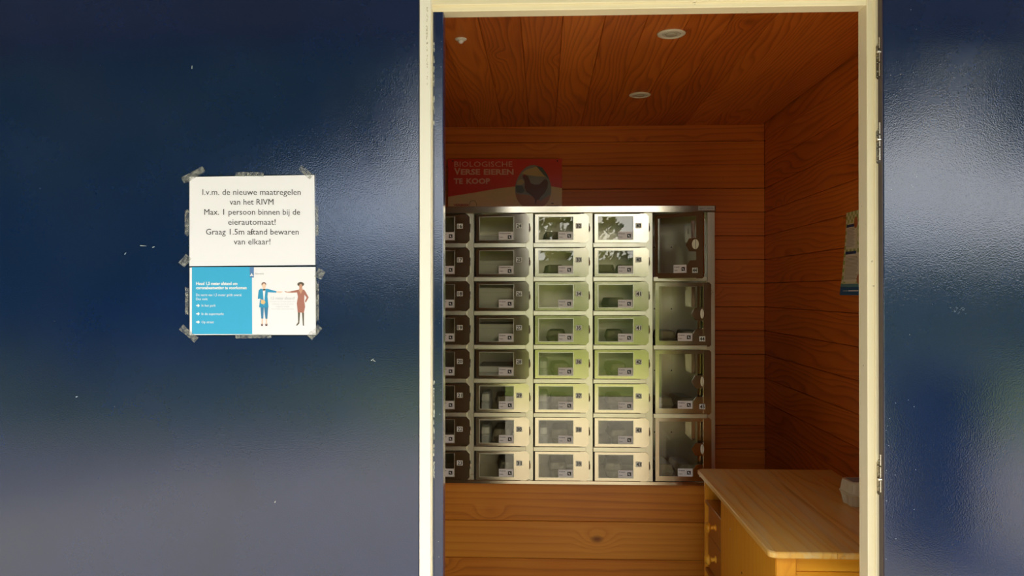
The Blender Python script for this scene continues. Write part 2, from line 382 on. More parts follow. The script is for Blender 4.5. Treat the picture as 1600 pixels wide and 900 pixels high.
def chip(mb, x, y, z, w, h, mat):
    k = rnd.randint(5, 8); l = [(x+w*math.cos(2*math.pi*i/k)*rnd.uniform(.5, 1), z+h*math.sin(2*math.pi*i/k)*rnd.uniform(.5, 1)) for i in range(k)]
    mb.prism([l], y-.0006, y+.001, mat)
for i in range(60):
    y = rnd.uniform(50, 200) if rnd.random() < .4 else rnd.uniform(590, 745)
    p = at(677.8+rnd.random()*.6, y, DY+.03); chip(ch, p.x, p.y, p.z, rnd.uniform(.0005, .0016), rnd.uniform(.002, .011), CHIP)
for i in range(14):
    p = at(rnd.uniform(681, 690), rnd.uniform(20, 880), DY+.03); chip(ch, p.x, p.y, p.z, .0006, .0007, CHIP)
ch.build('paint_chip', door1, kind='stuff', label='pale chips where the blue paint has flaked off')
c2 = MB()
for i in range(70):
    y = 12+120*rnd.random()**1.2; p = at(667.5+rnd.uniform(-1, 1), y, DY-.003); chip(c2, p.x, p.y, p.z, rnd.uniform(.0003, .0011), rnd.uniform(.0006, .003), CHIPD)
c2.build('paint_chip', door1, kind='stuff', label='grey worn spots down the white strip')
# pale scuffs on the left leaf
sc = MB()
for (px, py, l, an) in ((224, 384, 10, -.05), (240, 386, 4, .3), (582, 562, 5, .6), (585, 564, 4, -.5), (196, 396, 4, .9), (430, 784, 3, 1.2), (300, 105, 5, 1.5), (120, 620, 3, .2)):
    p = at(px, py, DY); s_ = DY/F; l *= s_; w_ = .5*s_
    q = [(-l/2, -w_), (l/2, -w_*.3), (l/2, w_*.3), (-l/2, w_)]
    ca, sa = math.cos(an), math.sin(an)
    sc.prism([[(p.x+x*ca-z*sa, p.z+x*sa+z*ca) for x, z in q]], DY-.0005, DY+.001, CHIP)
sc.build('scuff_mark', door1, kind='stuff', label='small pale scuffs in the blue paint')

# ---- right leaf, opened flat against the wall, with three hinges
R0 = at(1381, 456, DY-.004).x
rl = MB(); rl.box(R0, R0+1.0, DY-.004, DY+.03, .02, 2.3, BLUE, b=.0015); door2 = struct(rl.build('door_2'))
sc = MB()
for i in range(26):
    t_ = rnd.random(); px = 1483+26*t_; py = 478+9*math.sin(t_*6)+rnd.uniform(-3, 3)+(14 if t_ > .5 else 0)
    p = at(px, py, DY-.004); chip(sc, p.x, p.y, p.z, .0022*rnd.random()+.0006, .0005, ink((.16, .22, .30)))
for i in range(40):
    p = at(1384+rnd.random()**2*60, rnd.uniform(10, 890), DY-.004); chip(sc, p.x, p.y, p.z, .0006, .0006, CHIP)
sc.build('scuff_mark', door2, kind='stuff', label='small scratches and specks in the blue paint')
eb = MB(); xe = at(1379.3, 456, DY-.004).x; eb.box(xe, R0+.004, DY-.002, DY+.02, .02, 2.3, ink((.03, .012, .02)))  # dark strip paints the shaded gap along the purplish leaf edge
eb.build('edge_gap_strip', door2, label='dark strip for the shaded gap at the leaf edge')
HY = DY-.004
for (ytop, ypin, ybot) in ((57, 83.5, 124), (190, 219.5, 256), (707, 747.5, 773)):
    Yh = 1.786; s_ = Yh/F
    zt, zp, zb_ = at(1375, ytop, Yh).z, at(1375, ypin, Yh).z, at(1375, ybot, Yh).z
    xa = at(1369.5, 456, Yh).x; xb = at(1377.8, 456, Yh).x
    h = MB(); w = xb-xa
    zz = zt-zb_
    h.prism([[(xa+w*.25, zb_), (xb, zb_+.02*zz), (xb, zt), (xa+w*.55, zt), (xa+w*.5, zt-.13*zz), (xa, zt-.24*zz), (xa, zb_+.04*zz)]], Yh-.0005, Yh+.004, STEEL)
    hg = h.build('hinge', door2, label='steel leaf hinge with a stub bolt')
    for j, (f0, f1) in enumerate(((.03, .30), (.33, .60), (.63, .93))):
        k = MB(); za = zt-zz*f1; zc = zt-zz*f0
        M = Matrix.Translation((xb-.0035, Yh-.006, za)); k.lathe([(.0028, 0), (.0042, .0008), (.0042, zc-za-.0008), (.0028, zc-za)], CHROME, M, 14)
        k.build('knuckle', hg, smooth=False)
    k = MB(); M = Matrix.Translation((at(1366.5, 0, Yh).x, Yh-.012, zp)) @ Matrix.Rotation(R(90), 4, 'Y')
    k.lathe([(.0028, 0), (.0035, .0006), (.0035, .016), (.0030, .0186)], CHROME, M, 14); k.build('stub_bolt', hg)
    k = MB()
    for f0 in (.2, .5, .82):
        M = Matrix.Translation((xa+.0035, Yh-.001, zt-zz*f0)) @ Matrix.Rotation(R(90), 4, 'X'); k.lathe([(.002, 0), (.0017, .0008)], STEELD, M, 10)
    k.build('screw', hg, kind='stuff')

# ------------------------------------------------------------------ notice sheets on the left leaf
def doorpt(off):
    def fn(px, y, npy):                 # flat frame in photo pixels, z = -py
        p = at(px, -npy, DY-off); return (p.x, DY-off-y, p.z)
    return fn
INK = ink((.03, .03, .035)); PAPER = plain('white paper', (.89, .875, .93), .4); BLUEP = ink((.045, .42, .72)); PWHITE = ink((.92, .92, .92))
fn0 = doorpt(.0012)
def sheet(name, label, x0, y0, x1, y1, tilt=0):
    e = empty(name, at((x0+x1)/2, y1, DY-.001), label=label, category='notice', group='notices taped to the blue door')
    return e
def flatpx(mb, pts, y, mat, fn=fn0): mb.flat([(x, -z) for x, z in pts], y, mat, fn)
def child(mb, name, root, **kw):
    mb.v = [tuple(Vector(v)-root.location) for v in mb.v]
    return mb.build(name, root, **kw)
up = sheet('notice_sheet', 'upper white A4 sheet with six typed lines, taped to the blue door', 296, 276, 492, 415)
up['group'] = 'notices'; del up['group']
m = MB()
q = [(296, -416), (492.8, -414), (491.3, -273.5), (296.2, -276.6)]
m.prism([q], .0002, -.0008, PAPER, fn0); child(m, 'paper', up)
m = MB(); o_ = [(294.6, -417.4), (494.2, -415.6), (493, -271.8), (294.6, -275)]
m.prism([o_, q[::-1]], .0005, -.001, FILM, fn0); child(m, 'laminate_edge', up, label='clear laminate border')
m = MB()
for body, x0, x1, yb in (('I.v.m. de nieuwe maatregelen', 316.4, 470, 304.6), ('van het RIVM', 359, 427.5, 319.9), ('Max. 1 persoon binnen bij de', 319.3, 469, 335.6),
                         ('eierautomaat!', 356.7, 430.8, 351.2), ('Graag 1.5m aftand bewaren', 321.9, 466.9, 366.6), ('van elkaar!', 365.4, 422.7, 382.0)):
    text(m, body, x0, x1, -yb, 9.0, INK, fn0, y=.0006)
text(m, 's', 391.2, 395.2, -366.6, 7, INK, fn0, y=.0007)
child(m, 'lettering', up, label='black typed lettering')
lo = sheet('notice_sheet', 'lower sheet with a blue panel and two drawn figures keeping distance', 296, 416, 493, 523); del lo['group']
m = MB(); q = [(296.5, -523.4), (493.6, -523.2), (493, -417.2), (296.3, -418)]
m.prism([q], .0002, -.0006, PAPER, fn0); child(m, 'paper', lo)
m = MB(); o_ = [(294.9, -525.2), (495.2, -525), (494.6, -415.9), (294.7, -417.0)]
m.prism([o_, q[::-1]], .0004, -.0008, FILM, fn0); child(m, 'laminate_edge', lo, label='clear laminate border')
m = MB(); flatpx(m, [(300, 417.5), (393.8, 417.2), (394.2, 522), (300, 522)], .0005, BLUEP); child(m, 'blue_panel', lo, label='flat blue printed panel')
m = MB(); flatpx(m, [(390.5, 417.2), (396.8, 417.2), (396.9, 433.6), (390.7, 433.6)], .0008, ink((.10, .22, .48)))
for cx, cy, r in ((393.4, 429.6, 1.5), (391.7, 430.6, .9), (395.2, 430.6, .9), (393.4, 427.8, .9)): m.flat(ell(cx, -cy, r, r, 10), .0010, PWHITE, fn0)
child(m, 'ribbon_emblem', lo, label='dark blue ribbon with a small white emblem')
m = MB()
for body, x0, x1, yb, cap, bold in (('Houd 1,5 meter afstand om', 306.7, 371.2, 445.2, 4.6, .03), ('coronabesmetting te voorkomen', 306.7, 385.7, 451.9, 4.6, .03),
        ('De norm van 1,5 meter geldt overal.', 306.7, 378.3, 462.6, 3.9, .0), ('Dus ook:', 306.7, 325, 469, 3.9, 0),
        ('In het park', 315.2, 337.3, 479.2, 3.9, 0), ('In de supermarkt', 315.2, 350, 492.2, 3.9, 0), ('Op straat', 315.2, 334.4, 505.1, 3.9, 0)):
    text(m, body, x0, x1, -yb, cap, PWHITE, fn0, bold=bold, y=.0008)
child(m, 'lettering', lo, label='white lettering')
for cy in (477.5, 490.3, 503.2):
    m = MB(); flatpx(m, [(306.8, cy-.9), (309.3, cy-.9), (309.3, cy-2.8), (312.6, cy), (309.3, cy+2.8), (309.3, cy+.9), (306.8, cy+.9)], .0008, PWHITE); child(m, 'arrow', lo, label='white arrow')
m = MB(); GR = ink((.55, .56, .60)); GR2 = ink((.68, .69, .72))
text(m, 'Rijksoverheid', 399.3, 412, -428.6, 2.2, ink((.3, .3, .3)), fn0, y=.0006)
child(m, 'lettering', lo, label='tiny grey heading'); m = MB()
text(m, '1,5 meter afstand?', 423.5, 461, -467.8, 4.2, GR, fn0, y=.0006)
for i, (x0, x1, w) in enumerate(((422.5, 461, 'De norm van 1,5 meter geldt voor'), (425.5, 458.5, 'iedereen, overal en altijd'), (431, 452, 'ongeacht leeftijd'), (424.5, 460, 'Houd steeds afstand van elkaar'))):
    text(m, w, x0, x1, -(472.0+i*3.9), 2.2, GR2, fn0, y=.0006)
child(m, 'lettering', lo, label='faint grey lettering between the two figures')
def cp(pts): return [(380+x/7.5, 410+y/7.5) for x, y in pts]
def cell_(cx, cy, rx, ry): return [(x, -z) for x, z in ell(380+cx/7.5, -(410+cy/7.5), rx/7.5, ry/7.5, 14)]
SKIN = ink((.90, .62, .48)); SUIT = ink((.03, .30, .55)); SUIT2 = ink((.05, .22, .42)); HAIR1 = ink((.22, .12, .09)); DRESS = ink((.42, .17, .13)); HAIR2 = ink((.10, .075, .05)); SHOE = ink((.12, .04, .04)); BAG = ink((.80, .55, .25)); STK = ink((.13, .11, .08)); SKIN2 = ink((.60, .32, .22))
m = MB(); Z = .0006
flatpx(m, cell_(243, 256, 28, 25), Z, HAIR1); flatpx(m, cell_(245, 276, 22, 30), Z+.0002, SKIN); flatpx(m, cp([(235, 295), (258, 295), (258, 330), (235, 330)]), Z+.0001, SKIN)
flatpx(m, cp([(225, 312), (265, 312), (258, 430), (238, 430)]), Z+.0001, PWHITE)
flatpx(m, cp([(205, 308), (230, 312), (240, 440), (245, 530), (188, 525), (200, 420), (185, 430), (172, 425), (182, 330)]), Z+.0002, SUIT)
flatpx(m, cp([(262, 312), (285, 310), (390, 338), (390, 354), (290, 350), (285, 400), (298, 525), (243, 530), (252, 430)]), Z+.0002, SUIT)
flatpx(m, cp([(390, 340), (440, 340), (470, 344), (440, 356), (390, 353)]), Z+.0002, SKIN)
flatpx(m, cp([(195, 430), (235, 440), (235, 450), (195, 440)]), Z+.0003, SKIN); flatpx(m, cell_(233, 466, 28, 24), Z+.0004, BAG)
flatpx(m, cp([(203, 525), (242, 528), (236, 658), (213, 658)]), Z+.0001, SUIT2); flatpx(m, cp([(246, 528), (294, 525), (284, 660), (262, 660)]), Z+.0001, SUIT2)
flatpx(m, cp([(216, 658), (232, 658), (232, 720), (216, 720)]), Z+.0001, SKIN); flatpx(m, cp([(265, 660), (281, 660), (280, 720), (266, 720)]), Z+.0001, SKIN)
flatpx(m, cp([(210, 715), (222, 728), (234, 715), (232, 744), (212, 744)]), Z+.0002, SHOE); flatpx(m, cp([(258, 715), (270, 728), (284, 715), (284, 744), (262, 744)]), Z+.0002, SHOE)
child(m, 'printed_figure', lo, label='printed figure in a blue suit')
m = MB()
flatpx(m, cell_(675, 256, 40, 26), Z, HAIR2); flatpx(m, cell_(675, 280, 20, 28), Z+.0002, SKIN2); flatpx(m, cp([(662, 295), (690, 295), (700, 325), (676, 370), (652, 325)]), Z+.0003, SKIN2)
flatpx(m, cp([(645, 320), (715, 320), (735, 350), (768, 410), (735, 470), (724, 455), (745, 412), (718, 378), (716, 450), (726, 520), (712, 590), (640, 585), (630, 480), (642, 400), (632, 352), (560, 356), (556, 340)]), Z+.0002, DRESS)
flatpx(m, cp([(560, 340), (520, 344), (484, 336), (496, 350), (555, 356)]), Z+.0001, SKIN2); 
flatpx(m, cp([(642, 585), (668, 588), (658, 715), (632, 742), (620, 738), (645, 700)]), Z+.0001, STK); flatpx(m, cp([(690, 588), (714, 588), (712, 700), (714, 742), (700, 740), (698, 700)]), Z+.0001, STK)
child(m, 'printed_figure', lo, label='printed figure in a brown dress')
# clear tape
def tape(root, cx, cy, w, h, ang):
    mb = MB(); ca, sa = math.cos(ang), math.sin(ang); n = 5; l = []
    for i in range(n): l.append((-w/2+w*i/(n-1), -h/2*(1+rnd.uniform(-.15, .15))))
    for i in range(n): l.append((w/2-w*i/(n-1), h/2*(1+rnd.uniform(-.15, .15))))
    mb.prism([[(cx+x*ca-z*sa, -cy+x*sa+z*ca) for x, z in l]], .0009, .0002, TAPE, doorpt(.0016)); child(mb, 'tape', root)
for a_ in ((302, 273, 38, 11, .5), (390, 272.5, 44, 7, -.01), (478, 269, 24, 9, -.75), (292, 348, 6, 38, .0), (495, 345, 5, 46, .0)): tape(up, *a_)
for a_ in ((289, 407, 18, 12, .9), (500, 428, 12, 14, -.5), (292, 470, 5, 40, .0), (496, 470, 5, 62, 0), (295, 521, 32, 10, -.7), (396, 525.5, 56, 6, .0), (492, 519, 24, 10, .8)): tape(lo, *a_)

# ------------------------------------------------------------------ vending machine
YM = 3.34
s = (at(1100, 456, YM).x-at(700, 456, YM).x)/400
def mx(px): return at(700, 456, YM).x+(px-700)*s
def mz(py): return at(900, 456, YM).z-(py-456)*s
PIT = 93.2*s; ROW = 53.15*s
vm = empty('egg_vending_machine', (mx(744-93.2*2)-.02, YM, mz(757)), label='wall of stainless steel egg vending lockers with glazed numbered doors', category='vending machine')
V0 = vm.location
def vchild(mb, name, **kw): return child(mb, name, vm, **kw)
XL = mx(744-93.2*2)-.012; XR = mx(1117); ZT = mz(322); ZB = mz(757); YB = BY-.05
m = MB()
m.box(XL, XR, YB-.004, YB, ZB, ZT, STEELD); m.box(XL, XL+.004, YM+.01, YB, ZB, ZT, STEEL); m.box(XR-.004, XR, YM+.01, YB, ZB, ZT, STEEL)
m.box(XL, XR, YM+.01, YB, ZT-.004, ZT, STEEL); m.box(XL, XR, YM+.01, YB, ZB, ZB+.004, STEEL)
vchild(m, 'cabinet')
m = MB(); m.box(XL, XR, YM-.012, YM+.02, mz(332.2), ZT, STEEL, b=.001); vchild(m, 'top_rail')
m = MB(); m.box(XL, XR, YM-.006, YM+.02, ZB, mz(751.5), STEEL, b=.001); vchild(m, 'bottom_rail')
m = MB(); m.box(mx(1090.5), mx(1115.5), YM-.0135, YM-.0115, mz(329.5), mz(322.8), ink((.45, .42, .35)))
fv = lambda x, y, z: (x, YM-.0138-y, z)
text(m, 'type 5', mx(1092), mx(1101), mz(327.6), 2.6*s, ink((.12, .11, .1)), fv); text(m, 'serie', mx(1104), mx(1113), mz(327.6), 2.6*s, ink((.12, .11, .1)), fv)
vchild(m, 'name_plate', label='small grey plate on the top rail')
m = MB(); m.box(mx(1105.6), XR, YM+.002, YM+.03, mz(751.5), mz(332.2), STEELR, b=.001); vchild(m, 'side_stile')
m = MB(); m.box(0, 93.2*s-.0, 0, .004, 0, 1, STEEL)
cols = list(range(-2, 4))
for c in cols:
    xs = 744+93.2*c
    if c == 3: continue
    m = MB(); m.box(mx(xs+77), mx(xs+90.3), YM+.003, YM+.028, mz(751.5), mz(332.2), STEELR, b=.0008); vchild(m, 'stile')
    m = MB(); m.box(mx(xs+88.3), mx(xs+89.3), YM+.028, YM+.36, mz(751.5), mz(332.2), STEELD); vchild(m, 'divider_panel')
for r in range(9):
    yy = 383+53.15*(r-1)
    if r == 0: continue
    m = MB(); x1 = mx(1017) if r % 2 else mx(1105)
    m.box(XL+.004, x1, YM+.03, YM+.36, mz(yy+1.5), mz(yy), STEELD); vchild(m, 'shelf_panel')
m = MB(); m.box(XL+.004, XR-.004, YM+.36, YM+.364, ZB+.004, ZT-.004, STEELD); vchild(m, 'back_panel')
m = MB(); 
for r in range(4):
    for x in (1042, 1071):
        M = Matrix.Translation((mx(x), YM+.3595, mz(334+106.3*r+45))) @ Matrix.Rotation(R(90), 4, 'X'); m.lathe([(.0035, 0), (.0035, .001)], BLACKG, M, 10)
vchild(m, 'screw_hole', kind='stuff')
# shelf edges (one per locker), shared meshes
def edge_mesh(w):
    m = MB(); m.box(0, w, -.012, .03, -6.6*s, 0, STEELR, b=.0008); o = m.build('shelf_edge'); me = o.data; bpy.data.objects.remove(o); return me
em = edge_mesh(81.5*s); em2 = edge_mesh(82.5*s)
for c in cols:
    for r in range(7 if c < 3 else 0):
        place('shelf_edge', em, vm, Vector((mx(741.5+93.2*c), YM, mz(379.6+53.15*r)))-V0)
for r in range(3): place('shelf_edge', em2, vm, Vector((mx(1021.3), YM, mz(432.8+106.3*r)))-V0)
# small locker door, local frame: hinge side lower-left corner
H = 44.6; Wd = 84.0
def chamf(x0, x1, z0, z1, c): return [(x0, z0), (x1-c, z0), (x1, z0+c), (x1, z1-c), (x1-c, z1), (x0, z1)]
def sc_(l): return [(x*s, z*s) for x, z in l]
m = MB()
win = rect(6.0, 59.5, 4.6, 40.6)
m.prism([sc_([(0, 0), (72, 0), (72, H), (0, H)]), sc_(win)[::-1]], -.002, .002, STEEL)
m.prism([sc_(chamf(70.5, Wd, -.6, H+.6, 4.5))], -.0034, .002, STEEL)
m.box(61*s, 70.4*s, -.0026, .001, (H-8.4)*s, (H-1)*s, STEEL); m.box(61*s, 70.4*s, -.0026, .001, 1*s, 16.0*s, STEEL)
for (a1, b1) in (((5.2, 4), (60.3, 4.8)), ((5.2, 40.4), (60.3, 41.2))): m.box(a1[0]*s, b1[0]*s, -.0032, 0, a1[1]*s, b1[1]*s, STEELD)
for (a1, b1) in (((5.2, 4.8), (6, 40.4)), ((59.5, 4.8), (60.3, 40.4))): m.box(a1[0]*s, b1[0]*s, -.0032, 0, a1[1]*s, b1[1]*s, STEELD)
m.box(-2.4*s, 0, .006, .012, 0, H*s, BLACKG)
t_ = m.build('locker_door'); DOORM = t_.data; bpy.data.objects.remove(t_)
m = MB(); m.box(5.6*s, 60*s, .0005, .002, 4.2*s, 41*s, GLASS); t_ = m.build('glass_pane'); PANEM = t_.data; bpy.data.objects.remove(t_)
m = MB(); m.box(84*s, 85.2*s, -.002, .004, 17*s, 30*s, BLACKG); m.lathe([(.0005, 0), (.0024, .003), (.0028, .012), (.0024, .021), (.0005, .024)], CHROME, Matrix.Translation((85.2*s, -.001, 17.5*s)), 8)
t_ = m.build('latch'); LATM = t_.data; bpy.data.objects.remove(t_)
CARD = ink((.86, .80, .78)); NUMP = ink((.86, .84, .76)); BLK = ink((.015, .014, .014))
def pricelabel(l1, l2, w, h):
    m = MB(); m.box(0, w*s, -.0006, .0004, 0, h*s, CARD)
    fn = lambda x, y, z: (x*s, -.0009-y, z*s)
    L1 = 12.5 if len(l1) < 11 else 19
    text(m, l1, 1.3, 1.3+(9.3 if len(l1) < 11 else 17.5), h-3.9 if len(l1) < 11 else h-3.2, 1.7, BLK, fn, bold=.02); text(m, l2, 1.3, 6.8, 3.2, 1.7, BLK, fn, bold=.02)
    k = 5.9; x0 = w-8.4; z0 = 2.9 if len(l1) < 11 else 1.0
    m.flat(rect(x0, x0+k, z0, z0+k), 0, BLK, fn)
    m.flat([(x0+1.6, z0+4.6), (x0+4.0, z0+3.6), (x0+3.2, z0+2.9), (x0+4.6, z0+1.4), (x0+3.8, z0+.9), (x0+2.5, z0+2.2), (x0+1.8, z0+1.6)], .0003, CARD, fn)
    o = m.build('price_label'); me = o.data; bpy.data.objects.remove(o); return me
PL1 = pricelabel('10 eieren', '2 euro', 22.6, 12.2); PL2 = pricelabel('10 kakelverse eieren', '1 euro', 22.6, 12.2)
_nm = {}
def numlabel(n):
    if n in _nm: return _nm[n]
    m = MB(); m.box(0, 9.6*s, -.0005, .0004, 0, 8.2*s, ink((.10, .095, .085))); m.box(.22*s, 9.38*s, -.0009, 0, .22*s, 7.98*s, NUMP)
    fn = lambda x, y, z: (x*s, -.0012-y, z*s)
    text(m, n, 1.2, 8.4, 1.4, 5.4, BLK, fn, bold=.03); o = m.build('number_label'); _nm[n] = o.data; bpy.data.objects.remove(o); return _nm[n]
col3 = ['40', '40', '41', '41', '42', '42', '43', '43']
TW = (.3, -.3, .5, 0, -.5, .2, -.15)
for c in cols:
    for r in range(8):
        n = col3[r] if c == 3 else str(24+8*c+r)
        # columns: c=-2 -> 8.., c=-1 -> 16.., c=0 -> 24.., c=1 -> 32.., c=2 -> 40/43
        if c == 2: n = col3[r]
        if c == 3: continue
        d = place('locker_door', DOORM, vm, Vector((mx(744+93.2*c), YM, mz(379+53.15*r)))-V0)
        d.rotation_euler.z = -R(3.2) if (c == 0 and r < 5) else (R(.1) if c == 0 else -R(1.5) if c < 0 else R(TW[(c*3+r*5) % 7]))
        place('glass_pane', PANEM, d); place('latch', LATM, d)
        place('number_label', numlabel(n), d, (63.6*s, -.0026, 22.2*s))
        place('price_label', PL2 if (c == 0 and r < 2) else PL1, d, (36.4*s, -.0012, 4.8*s))
# large locker doors
K = 7.83
wp = [(120, 103), (655, 103), (655, 362), (555, 365), (512, 437), (555, 515), (648, 520), (655, 535), (655, 610), (648, 622), (568, 625), (530, 682), (530, 768), (120, 768)]
wl = [((x-75)/K, (828-y)/K) for x, y in wp]
HB = (828-58)/K; WB = (750-75)/K
m = MB()
m.prism([sc_([(0, 0), (WB-11, 0), (WB-11, HB), (0, HB)]), sc_(wl)[::-1] if sum(wl[i][0]*wl[(i+1) % 14][1]-wl[(i+1) % 14][0]*wl[i][1] for i in range(14)) > 0 else sc_(wl)], -.002, .002, STEEL)
m.prism([sc_(chamf(WB-12.2, WB, -1.2, HB+.4, 3.0))], -.0036, .002, STEEL)
t_ = m.build('large_locker_door'); BIGM = t_.data; bpy.data.objects.remove(t_)
m = MB(); m.box(5.2*s, 75*s, .0022, .0037, 7*s, 93.5*s, GLASS); t_ = m.build('glass_pane'); BPANE = t_.data; bpy.data.objects.remove(t_)
def bigdoor(r, num, ang=0, lab=True):
    d = place('large_locker_door', BIGM, vm, Vector((mx(1024.6), YM, mz(434.9+104.7*r+.5*r)+(0))) - V0, (0, 0, -ang))
    place('glass_pane', BPANE, d)
    place('price_label', PL1, d, ((1059-1024.6)*s, -.0028, 7.6*s))
    if num: place('number_label', numlabel(num), d, ((1092-1024.6)*s, -.0042, 7*s))
    m = MB(); ry = 7.4; rx = 5.6 if ang else 2.6; cx = (645-75)/K if ang else (640-75)/K; cz = (828-436)/K
    m.prism([sc_(ell(cx, cz, rx, ry, 20))], -.0056, -.0018, ink((.85, .80, .60)))  # cream disc; on the open door it paints light seen through a hole
    m.box((cx+.1)*s, (cx+.7)*s, -.0062, -.005, (cz-ry+.5)*s, (cz+ry-.5)*s, BLK if ang else STEELD)
    m.build('latch_oval', d, label='cream oval at the latch')
    return d
bigdoor(0, '44', R(43)); bigdoor(1, '44'); bigdoor(2, '45'); bigdoor(3, '45')
# latch hardware inside the large lockers
for r in range(4):
    m = MB(); z0 = mz(434.9+105.2*r)
    m.box(mx(1084), mx(1090), YM+.05, YM+.20, z0+60*s, z0+92*s, CHROME, b=.001); m.box(mx(1092), mx(1104), YM+.03, YM+.034, z0+8*s, z0+94*s, STEEL)
    vchild(m, 'latch_bracket')

# ------------------------------------------------------------------ egg cartons and boxes
def carton_parts(L=.245, Wc=.105, H1=.038, H2=.034, pulp=PULP, nl=5):
    """closed pulp carton: length along y, two cups wide; origin at bottom centre"""
    def ring(w, l, dent, z, n=64):
        pts = []
        for i in range(n):
            t = 2*math.pi*i/n; c, s2 = math.cos(t), math.sin(t)
            e = .28; x = math.copysign(abs(c)**e, c); y = math.copysign(abs(s2)**e, s2)
            d = 1-dent*(1-abs(math.sin(math.pi*(y*.5+.5)*nl)))*(1 if abs(x) > .93 else 0)
            dy = 1-dent*.45*(1-abs(math.sin(math.pi*(x*.5+.5)*2)))*(1 if abs(y) > .93 else 0)
            pts.append((x*w/2*d, y*l/2*dy, z))
        return pts
    def loft(rings):
        mb = MB(); n = len(rings[0]); vs_ = [p for r_ in rings for p in r_]; fs = []
        for j in range(len(rings)-1):
            for i in range(n): k = (i+1) % n; fs.append((j*n+i, j*n+k, (j+1)*n+k, (j+1)*n+i))
        fs.append(tuple(range(n))[::-1]); fs.append(tuple((len(rings)-1)*n+i for i in range(n)))
        mb.raw(vs_, fs, pulp); return mb
    tray = loft([ring(Wc*.70, L*.90, .16, 0), ring(Wc*.78, L*.92, .20, .004), ring(Wc*.93, L*.975, .14, H1*.75), ring(Wc, L, .02, H1*.93), ring(Wc*1.05, L*1.02, 0, H1*.96), ring(Wc*1.05, L*1.02, 0, H1)])
    lid = loft([ring(Wc*1.05, L*1.02, 0, H1+.0008), ring(Wc*1.04, L*1.015, 0, H1+.003), ring(Wc*.97, L*.985, .02, H1+.004), ring(Wc*.93, L*.96, .10, H1+H2*.55), ring(Wc*.84, L*.93, .07, H1+H2*.92), ring(Wc*.76, L*.90, .02, H1+H2)])
    lb = MB(); lb.box(-Wc*.30, Wc*.30, -L*.38, L*.38, H1+H2, H1+H2+.0006, ink((.30, .33, .36)))
    out = []
    for mb, nm in ((tray, 'tray'), (lid, 'lid'), (lb, 'paper_label')):
        o = mb.build(nm, smooth=False); out.append((nm, o.data)); bpy.data.objects.remove(o)
    return out
CG = carton_parts(L=.19, Wc=.080, H1=.034, H2=.032, nl=4); CP = carton_parts(L=.132, Wc=.098, H1=.038, H2=.040, pulp=PULPL, nl=3)
def carton(parts, loc, rz, label, group=None, lab=True):
    e = empty('egg_carton', loc, None, (0, 0, rz), label=label, category='egg carton')
    if group: e['group'] = group
    for nm, me in parts:
        if nm == 'paper_label' and not lab: continue
        place(nm, me, e)
    return e
names = {}
where = {(0, 4): '28'}
def cellname(c, r):
    o = ['top', 'second', 'third', 'fourth', 'fifth', 'sixth', 'seventh', 'bottom'][r]; k = ['partly hidden column', 'second column', 'third column', 'fourth column'][c+1]
    n = col3[r] if c == 2 else str(24+8*c+r)
    return 'locker %s, %s row, %s' % (n, o, k)
# grey cartons behind the small doors (column, row, x offset px, yaw)
for c, r, dx, rz in ((-1, 4, 20, 0), (-1, 5, 20, 0), (-1, 6, 22, .05), (-1, 7, 20, 0), (0, 5, 42, .08), (0, 6, 40, -.05), (0, 7, 46, .12), (1, 0, 27, .05), (1, 1, 30, .1), (1, 3, 34, -.08), (1, 4, 40, .1), (1, 5, 38, .05), (1, 6, 40, -.04), (1, 7, 36, .03),
                     (2, 1, 20, .05), (2, 2, 34, .1), (2, 3, 36, -.05), (2, 4, 38, .08), (2, 5, 36, 0), (2, 6, 40, .05), (2, 7, 34, -.06)):
    x = mx(744+93.2*c+dx); z = mz(383+53.15*r)+.0004
    if r == 7: z = mz(383+53.15*7)+.0004
    carton(CG, (x, YM+.055+.125, z), rz, ('left-hand grey egg carton in ' if (c, r) == (2, 1) else 'grey egg carton in ')+cellname(c, r), 'grey egg cartons in the lockers', lab=False)
carton(CG, (mx(744+93.2*2+53), YM+.19, mz(436.15)+.0004), -.05, 'right-hand grey egg carton in '+cellname(2, 1), 'grey egg cartons in the lockers', lab=False)
for r, nm in ((2, 'the large locker numbered 45'), (3, 'the bottom large locker beside the desk')):
    z = mz(434.9+105.2*r)-3.2*s+.006
    zf = mz(383+53.15*(2*r+1))+.0004
    for i, (px, rz) in enumerate(((1041, .10), (1075, .14))):
        carton(CG, (mx(px), YM+.16, zf), rz, ('left' if i == 0 else 'right')+' grey egg carton in '+nm, 'grey egg cartons in the large lockers')
zf = mz(383+53.15*3)+.0004
for i, (px, rz) in enumerate(((1047, .04), (1084, -.04))):
    carton(CG, (mx(px), YM+.16, zf), rz, ('left' if i == 0 else 'right')+' grey egg carton wrapped in film in the closed large locker numbered 44', 'grey egg cartons in the large lockers')
# white and grey boxes
def pack(c, r, x0, x1, h, mat, label, y0=.033, y1=.26, zoff=0, name='card_box', cat='box'):
    m = MB(); w = (x1-x0)*s
    m.box(-w/2, w/2, 0, y1-y0, 0, h, mat, b=.003)
    m.box(-w/2+.001, w/2-.001, -.0006, .001, h*.80, h*.80+.0012, ink((.5, .5, .48)))
    o = m.build(name, None, (mx(744+93.2*c+(x0+x1)/2), YM+y0, mz(383+53.15*r)+.0005+zoff), label=label, category=cat, group='boxes in the lockers'); return o
pack(0, 0, 3, 72, .050, WCARD, 'white box standing in for lit metal behind the glass of locker 24')  # added white box stands in for brightly lit metal inside the locker
pack(0, 1, 3, 72, .083, GCARD, 'pale grey box in the second small locker from the top, numbered 25')
pack(0, 2, 3, 72, .110, GCARD, 'tall pale grey box in the third small locker down, numbered 26')
pack(0, 3, 3, 74, .098, GCARD, 'pale grey box in the fourth small locker down, numbered 27')
pack(0, 4, 3, 72, .030, WCARD, 'lower of the two flat white boxes in locker 28')
